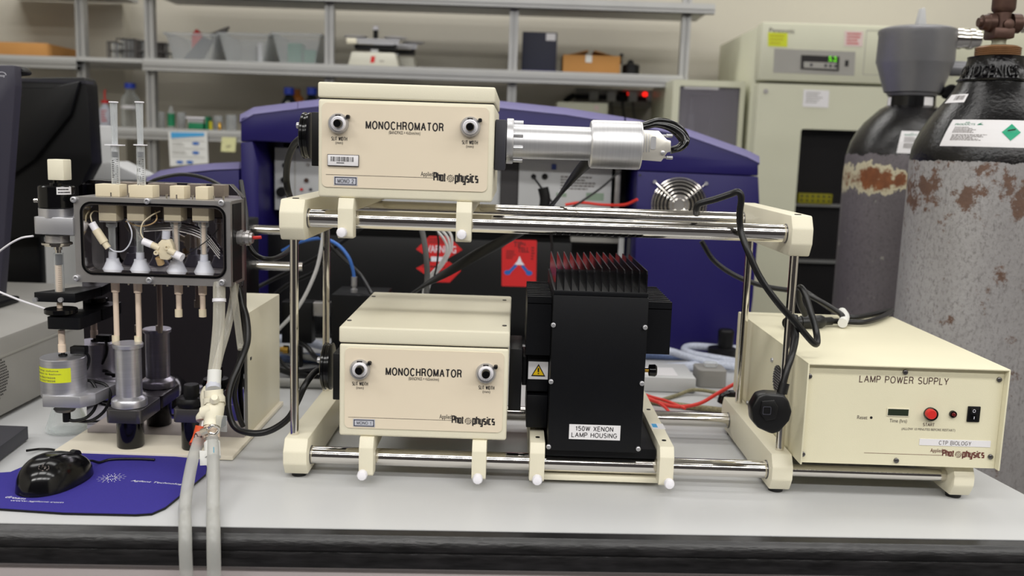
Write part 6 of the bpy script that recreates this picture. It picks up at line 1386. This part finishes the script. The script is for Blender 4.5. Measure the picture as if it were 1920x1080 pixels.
g1 = thing('gas_cylinder', 'big rusty grey gas cylinder with black shoulder and bronze valve, nearest right', 'gas cylinder', (gx, Yg, FL), 'tall gas cylinders behind the bench end')
k = Yg/F*.80
def prof1(): 
    L_ = [(FL, .138), (FL+.01, .144)]
    for py, r in ((303, 165), (285, 163), (268, 157), (250, 148), (232, 136), (215, 123), (200, 109), (185, 96), (170, 84), (155, 76)): L_.append((zat(1870, py, Yg), r*k))
    return L_
P1 = prof1(); P1[0] = (FL, .119); P1[1] = (FL+.01, .1255)
MB().lathe((gx, Yg, 0), (0, 0, 1), P1, 96).build('cylinder_shell', cylmat('worn_grey_cylinder', zp_, (9, 9, 11), ((166, 164, 164), (138, 135, 135), (116, 112, 112)), zp_-.045, 3, None), g1)
zc0, zc1 = zat(1870, 154, Yg), zat(1870, 108, Yg)
MB().lathe((gx, Yg, 0), (0, 0, 1), [(zc0, 80*k), (zc0+.002, 81*k), (zc0+.004, 76*k), (zc0+.020, 66*k), (zc1-.003, 61*k), (zc1, 62*k)], 64).build('neck_ring', 'blackenam', g1)
m = MB()
def fcyl(R0, R1, zA, zB, a0, a1, cxx=gx, cyy=Yg, e=.0008): return lambda u, v: (cxx+(R0+(R1-R0)*v+e)*math.sin(a0+(a1-a0)*u), cyy-(R0+(R1-R0)*v+e)*math.cos(a0+(a1-a0)*u), zA+(zB-zA)*v)
f_ = fcyl(74*k, 66*k, zc0+.007, zc0+.025, -1.75, .22); vs_, fs_ = textverts('CRYOGENICS', .008, 1.15)
top = [Vector(f_(*v)) for v in vs_]; g_ = fcyl(74*k, 66*k, zc0+.007, zc0+.025, -1.75, .22, e=.0024); tp2 = [Vector(g_(*v)) for v in vs_]; m.add(tp2, fs_)
# side walls for raised letters
ed = {}
for f in fs_:
    for i in range(len(f)):
        e = (f[i], f[(i+1) % len(f)]); ke = tuple(sorted(e)); ed[ke] = ed.get(ke, 0)+1
nn = len(vs_); m.add(tp2+top, [(a, b, b+nn, a+nn) for (a, b), c in ed.items() if c == 1])
m.build('raised_lettering', 'blackenam', g1)
zt0 = zc1+.0005; prt = [(zt0, 46*k)]
for i in range(5): prt += [(zt0+.0006+i*.0030, 47*k), (zt0+.0018+i*.0030, 49*k), (zt0+.0030+i*.0030, 47*k)]
MB().lathe((gx, Yg, 0), (0, 0, 1), prt+[(zt0+.0175, 40*k), (zt0+.0185, 20*k)], 56).build('threaded_neck', 'thread', g1)
zz = zt0+.019
vv = MB().lathe((gx+.008*0, Yg, 0), (0, 0, 1), [(zz, 17*k), (zz+.004, 15*k), (zz+.0095, 16*k)], 10).build('valve_stem', mat('verdigris', (150, 150, 132), .55, .3), g1)
x_ = U(1877, 60, Yg).x
zA = zat(1877, 73, Yg); zB = zat(1877, 54, Yg); zC = zat(1876, 20, Yg); zD = zat(1876, -15, Yg)
MB().box(x_-.020, x_+.014, Yg-.02, Yg+.02, zz+.0098, zB, .003).build('valve_base', 'brown', g1)
MB().lathe((x_, Yg, 0), (0, 0, 1), [(zB+.0004, .0135), (zC-.004, .0135), (zC, .0175), (zC+.004, .0185), (zD, .0185)], 28).build('valve_tower', 'brown', g1)
zh_ = zat(1870, 43, Yg)
MB().lathe((x_-.0138, Yg, zh_), (-1, 0, 0), [(0, .0155), (.010, .0155), (.013, .013), (.020, .0125), (.021, .008), (.026, .0075)], 12).build('valve_nut', 'brown', g1)
MB().lathe((x_+.0138, Yg, zh_), (1, 0, 0), [(0, .016), (.014, .016), (.017, .013)], 24).build('valve_outlet', 'brown', g1)
MB().lathe((x_+.0313, Yg, zh_-.002), (1, 0, 0), [(0, .009), (.005, .009), (.0052, .014), (.030, .014)], 6).build('outlet_nut', 'chrome', g1)
MB().lathe((x_+.003, Yg-.0138, zh_-.004), (0, -1, 0), [(0, .0085), (.005, .0085), (.006, .007)], 24).build('burst_disc', 'brown', g1)
# labels that follow the shoulder
def rad(P, z):
    for i in range(len(P)-1):
        (z0_, r0_), (z1_, r1_) = P[i], P[i+1]
        if z0_ <= z <= z1_: return r0_+(r1_-r0_)*(z-z0_)/max(1e-9, z1_-z0_)
    return P[-1][1]
def onshoulder(P, cx_, cy_, a0, a1, zA, zB, lean=0):
    def f(u, v, e=.0006):
        z = zA+(zB-zA)*v; a = a0+(a1-a0)*u+lean*v; r = rad(P, z)+e; return Vector((cx_+r*math.sin(a), cy_-r*math.cos(a), z))
    return f
def patch(f, name, mt, parent, n=20, mrows=6, e=.0006):
    m = MB()
    rd = .06
    for i in range(n):
        for j in range(mrows): m.quad(f(i/n, j/mrows, e), f((i+1)/n, j/mrows, e), f((i+1)/n, (j+1)/mrows, e), f(i/n, (j+1)/mrows, e))
    return m.build(name, mt, parent)
def airlabel(parent, f, u1, diamond=True):
    lab = patch(f, 'gas_label', 'label', parent)
    m = MB(); txt(m, 'AIR', lambda u, v: f(.155*u1+.05*u1*u, .87+.055*v, .001)); txt(m, 'PRODUCTS', lambda u, v: f((.06+.20*u)*u1, .79+.07*v, .001), .01); 
    m.add([f((.28+.05*x)*u1, .80+.11*y, .001) for x, y in ((0, 0), (1.2, .1), (.6, .5), (1, 1), (.2, .4))], [(0, 1, 2, 3, 4)]); m.build('green_lettering', 'inkgreen', lab)
    m = MB(); line_of_marks(m, .07*u1, .30*u1, .50, .74, 0, 5, 21, 0, lambda u, v: f(u, v, .001)); line_of_marks(m, .08*u1, .40*u1, .22, .46, 0, 6, 22, 0, lambda u, v: f(u, v, .001)); m.build('small_print', 'inkgrey', lab)
    if diamond:
        m = MB(); 
        n = 6; cu, cv, du, dv = .60, .56, .085, .31
        def D(s, t): return f(cu+du*s, cv+dv*t, .0014)
        for i in range(n):
            t0, t1 = -1+2*i/n, -1+2*(i+1)/n
            m.quad(D(-(1-abs(t0)), t0), D(1-abs(t0), t0), D(1-abs(t1), t1), D(-(1-abs(t1)), t1))
        m.build('green_diamond', mat('diamond_green', (24, 160, 120), .4, var=0), lab)
        m = MB(); m.quad(f(.565, .60, .002), f(.635, .65, .002), f(.635, .69, .002), f(.565, .64, .002)); m.build('cylinder_symbol', 'ink', lab)
f1 = onshoulder(P1, gx, Yg, -1.10, .40, zat(1840, 275, Yg-.11), zat(1840, 224, Yg-.09), .05)
airlabel(g1, f1, 1.0)
f2 = onshoulder(P1, gx, Yg, -1.62, -1.02, zat(1790, 189, Yg-.07), zat(1790, 173, Yg-.06), 0)
lb_ = patch(f2, 'barcode_label', 'label', g1, 10, 3); m = MB(); rnd = random.Random(2); u = .45
while u < .9: m.quad(f2(u, .3, .001), f2(u+.02, .3, .001), f2(u+.02, .85, .001), f2(u, .85, .001)); u += rnd.uniform(.03, .06)
m.build('barcode', 'inkgrey', lb_)
# rear cylinder
Yh = 2.0; hx = U(1710, 182, Yh).x; kh = Yh/F
g2 = thing('gas_cylinder', 'grey gas cylinder with rust blisters and silver bell cap, behind the nearer one', 'gas cylinder', (hx, Yh, FL), 'tall gas cylinders behind the bench end')
P2 = [(FL, .118), (FL+.01, .1235)]
for py, r in ((330, 126), (296, 124), (270, 117), (250, 106), (232, 92), (218, 76), (206, 58), (200, 48)): P2.append((zat(1710, py, Yh), r*kh*(.86 if r > 60 else .93)))
zp2 = zat(1640, 290, Yh-.13); sp = []
for px, py, r in ((1601, 335, .030), (1642, 335, .026), (1662, 337, .022), (1683, 338, .018)): q = U(px, py, Yh-.10); sp.append((q.x, q.z, r))
MB().lathe((hx, Yh, 0), (0, 0, 1), P2, 80).build('cylinder_shell', cylmat('worn_dark_cylinder', zp2, (20, 19, 20), ((112, 106, 110), (96, 90, 94), (84, 80, 82)), zp2-.05, 11, sp), g2)
z0_, z1_ = zat(1708, 200, Yh), zat(1708, 181, Yh)
MB().lathe((hx, Yh, 0), (0, 0, 1), [(z0_, 42*kh), (z1_, 41*kh)], 40).build('neck_collar', 'gblack', g2)
x2 = U(1716, 110, Yh).x
MB().lathe((x2, Yh, 0), (0, 0, 1), [(z1_+.0005, 41.9*kh), (z1_+.006, 44.6*kh), (zat(1716, 174, Yh), 49.1*kh), (zat(1716, 122, Yh), 65.5*kh), (zat(1716, 118, Yh), 67.3*kh), (zat(1716, 68, Yh), 66.4*kh), (zat(1716, 62, Yh), 68.2*kh), (zat(1716, 57, Yh), 67.3*kh), (zat(1716, 53, Yh), 58.2*kh)], 64).build('bell_cap', 'greycap', g2)
m = MB(); p = U(1718, 48, Yh+.03); m.prism([(p.x-.010, zat(1716, 53, Yh)-.002), (p.x+.011, zat(1716, 53, Yh)-.002), (p.x+.004, zat(1718, 14, Yh)), (p.x-.003, zat(1718, 14, Yh))], Yh+.0, Yh+.02, 'y', .002); m.build('cap_fin', 'lgrey', g2)
for s_, (px0, px1, py, r) in enumerate(((1789, 1836, 72, 15), )):
    m = MB(); hl(m, py, Yh-.01, [(px0-12, 12), (px0-3, 12), (px0-1, 19), (px0+12, 19), (px0+13, 17), (px0+24, 17), (px0+25, 19), (px0+34, 19), (px0+35, 16), (px0+46, 16)], 28); m.build('hose_coupling', 'chrome', g2)
m = MB(); hl(m, 128, Yh-.01, [(1775, 14), (1825, 14)], 24); m.build('lower_coupling', 'greycap', g2)
p = U(1766, 175, Yh); MB().lathe((hx+.062, Yh-.02, p.z), (0, -1, 0), [(0, .013), (.022, .016), (.026, .013)], 20).build('black_knob', 'gblack', g2)
MB().cyl((hx+44*kh, Yh-.01, p.z), (hx+.062, Yh-.03, p.z), .006, seg=12).build('knob_stem', 'chrome', g2)
f3 = onshoulder(P2, hx, Yh, -.55, .8, zat(1690, 287, Yh-.12), zat(1690, 245, Yh-.1), .03); airlabel(g2, f3, .8, False)
fr3 = [(z0_-.01, 42.5*kh), (z1_+.01, 41.5*kh)]
for a0, a1 in ((-1.65, -1.35), (.12, .6)):
    f4 = onshoulder(fr3, hx, Yh, a0, a1, z0_+.001, z1_-.003); patch(f4, 'neck_label', 'label', g2, 6, 2)
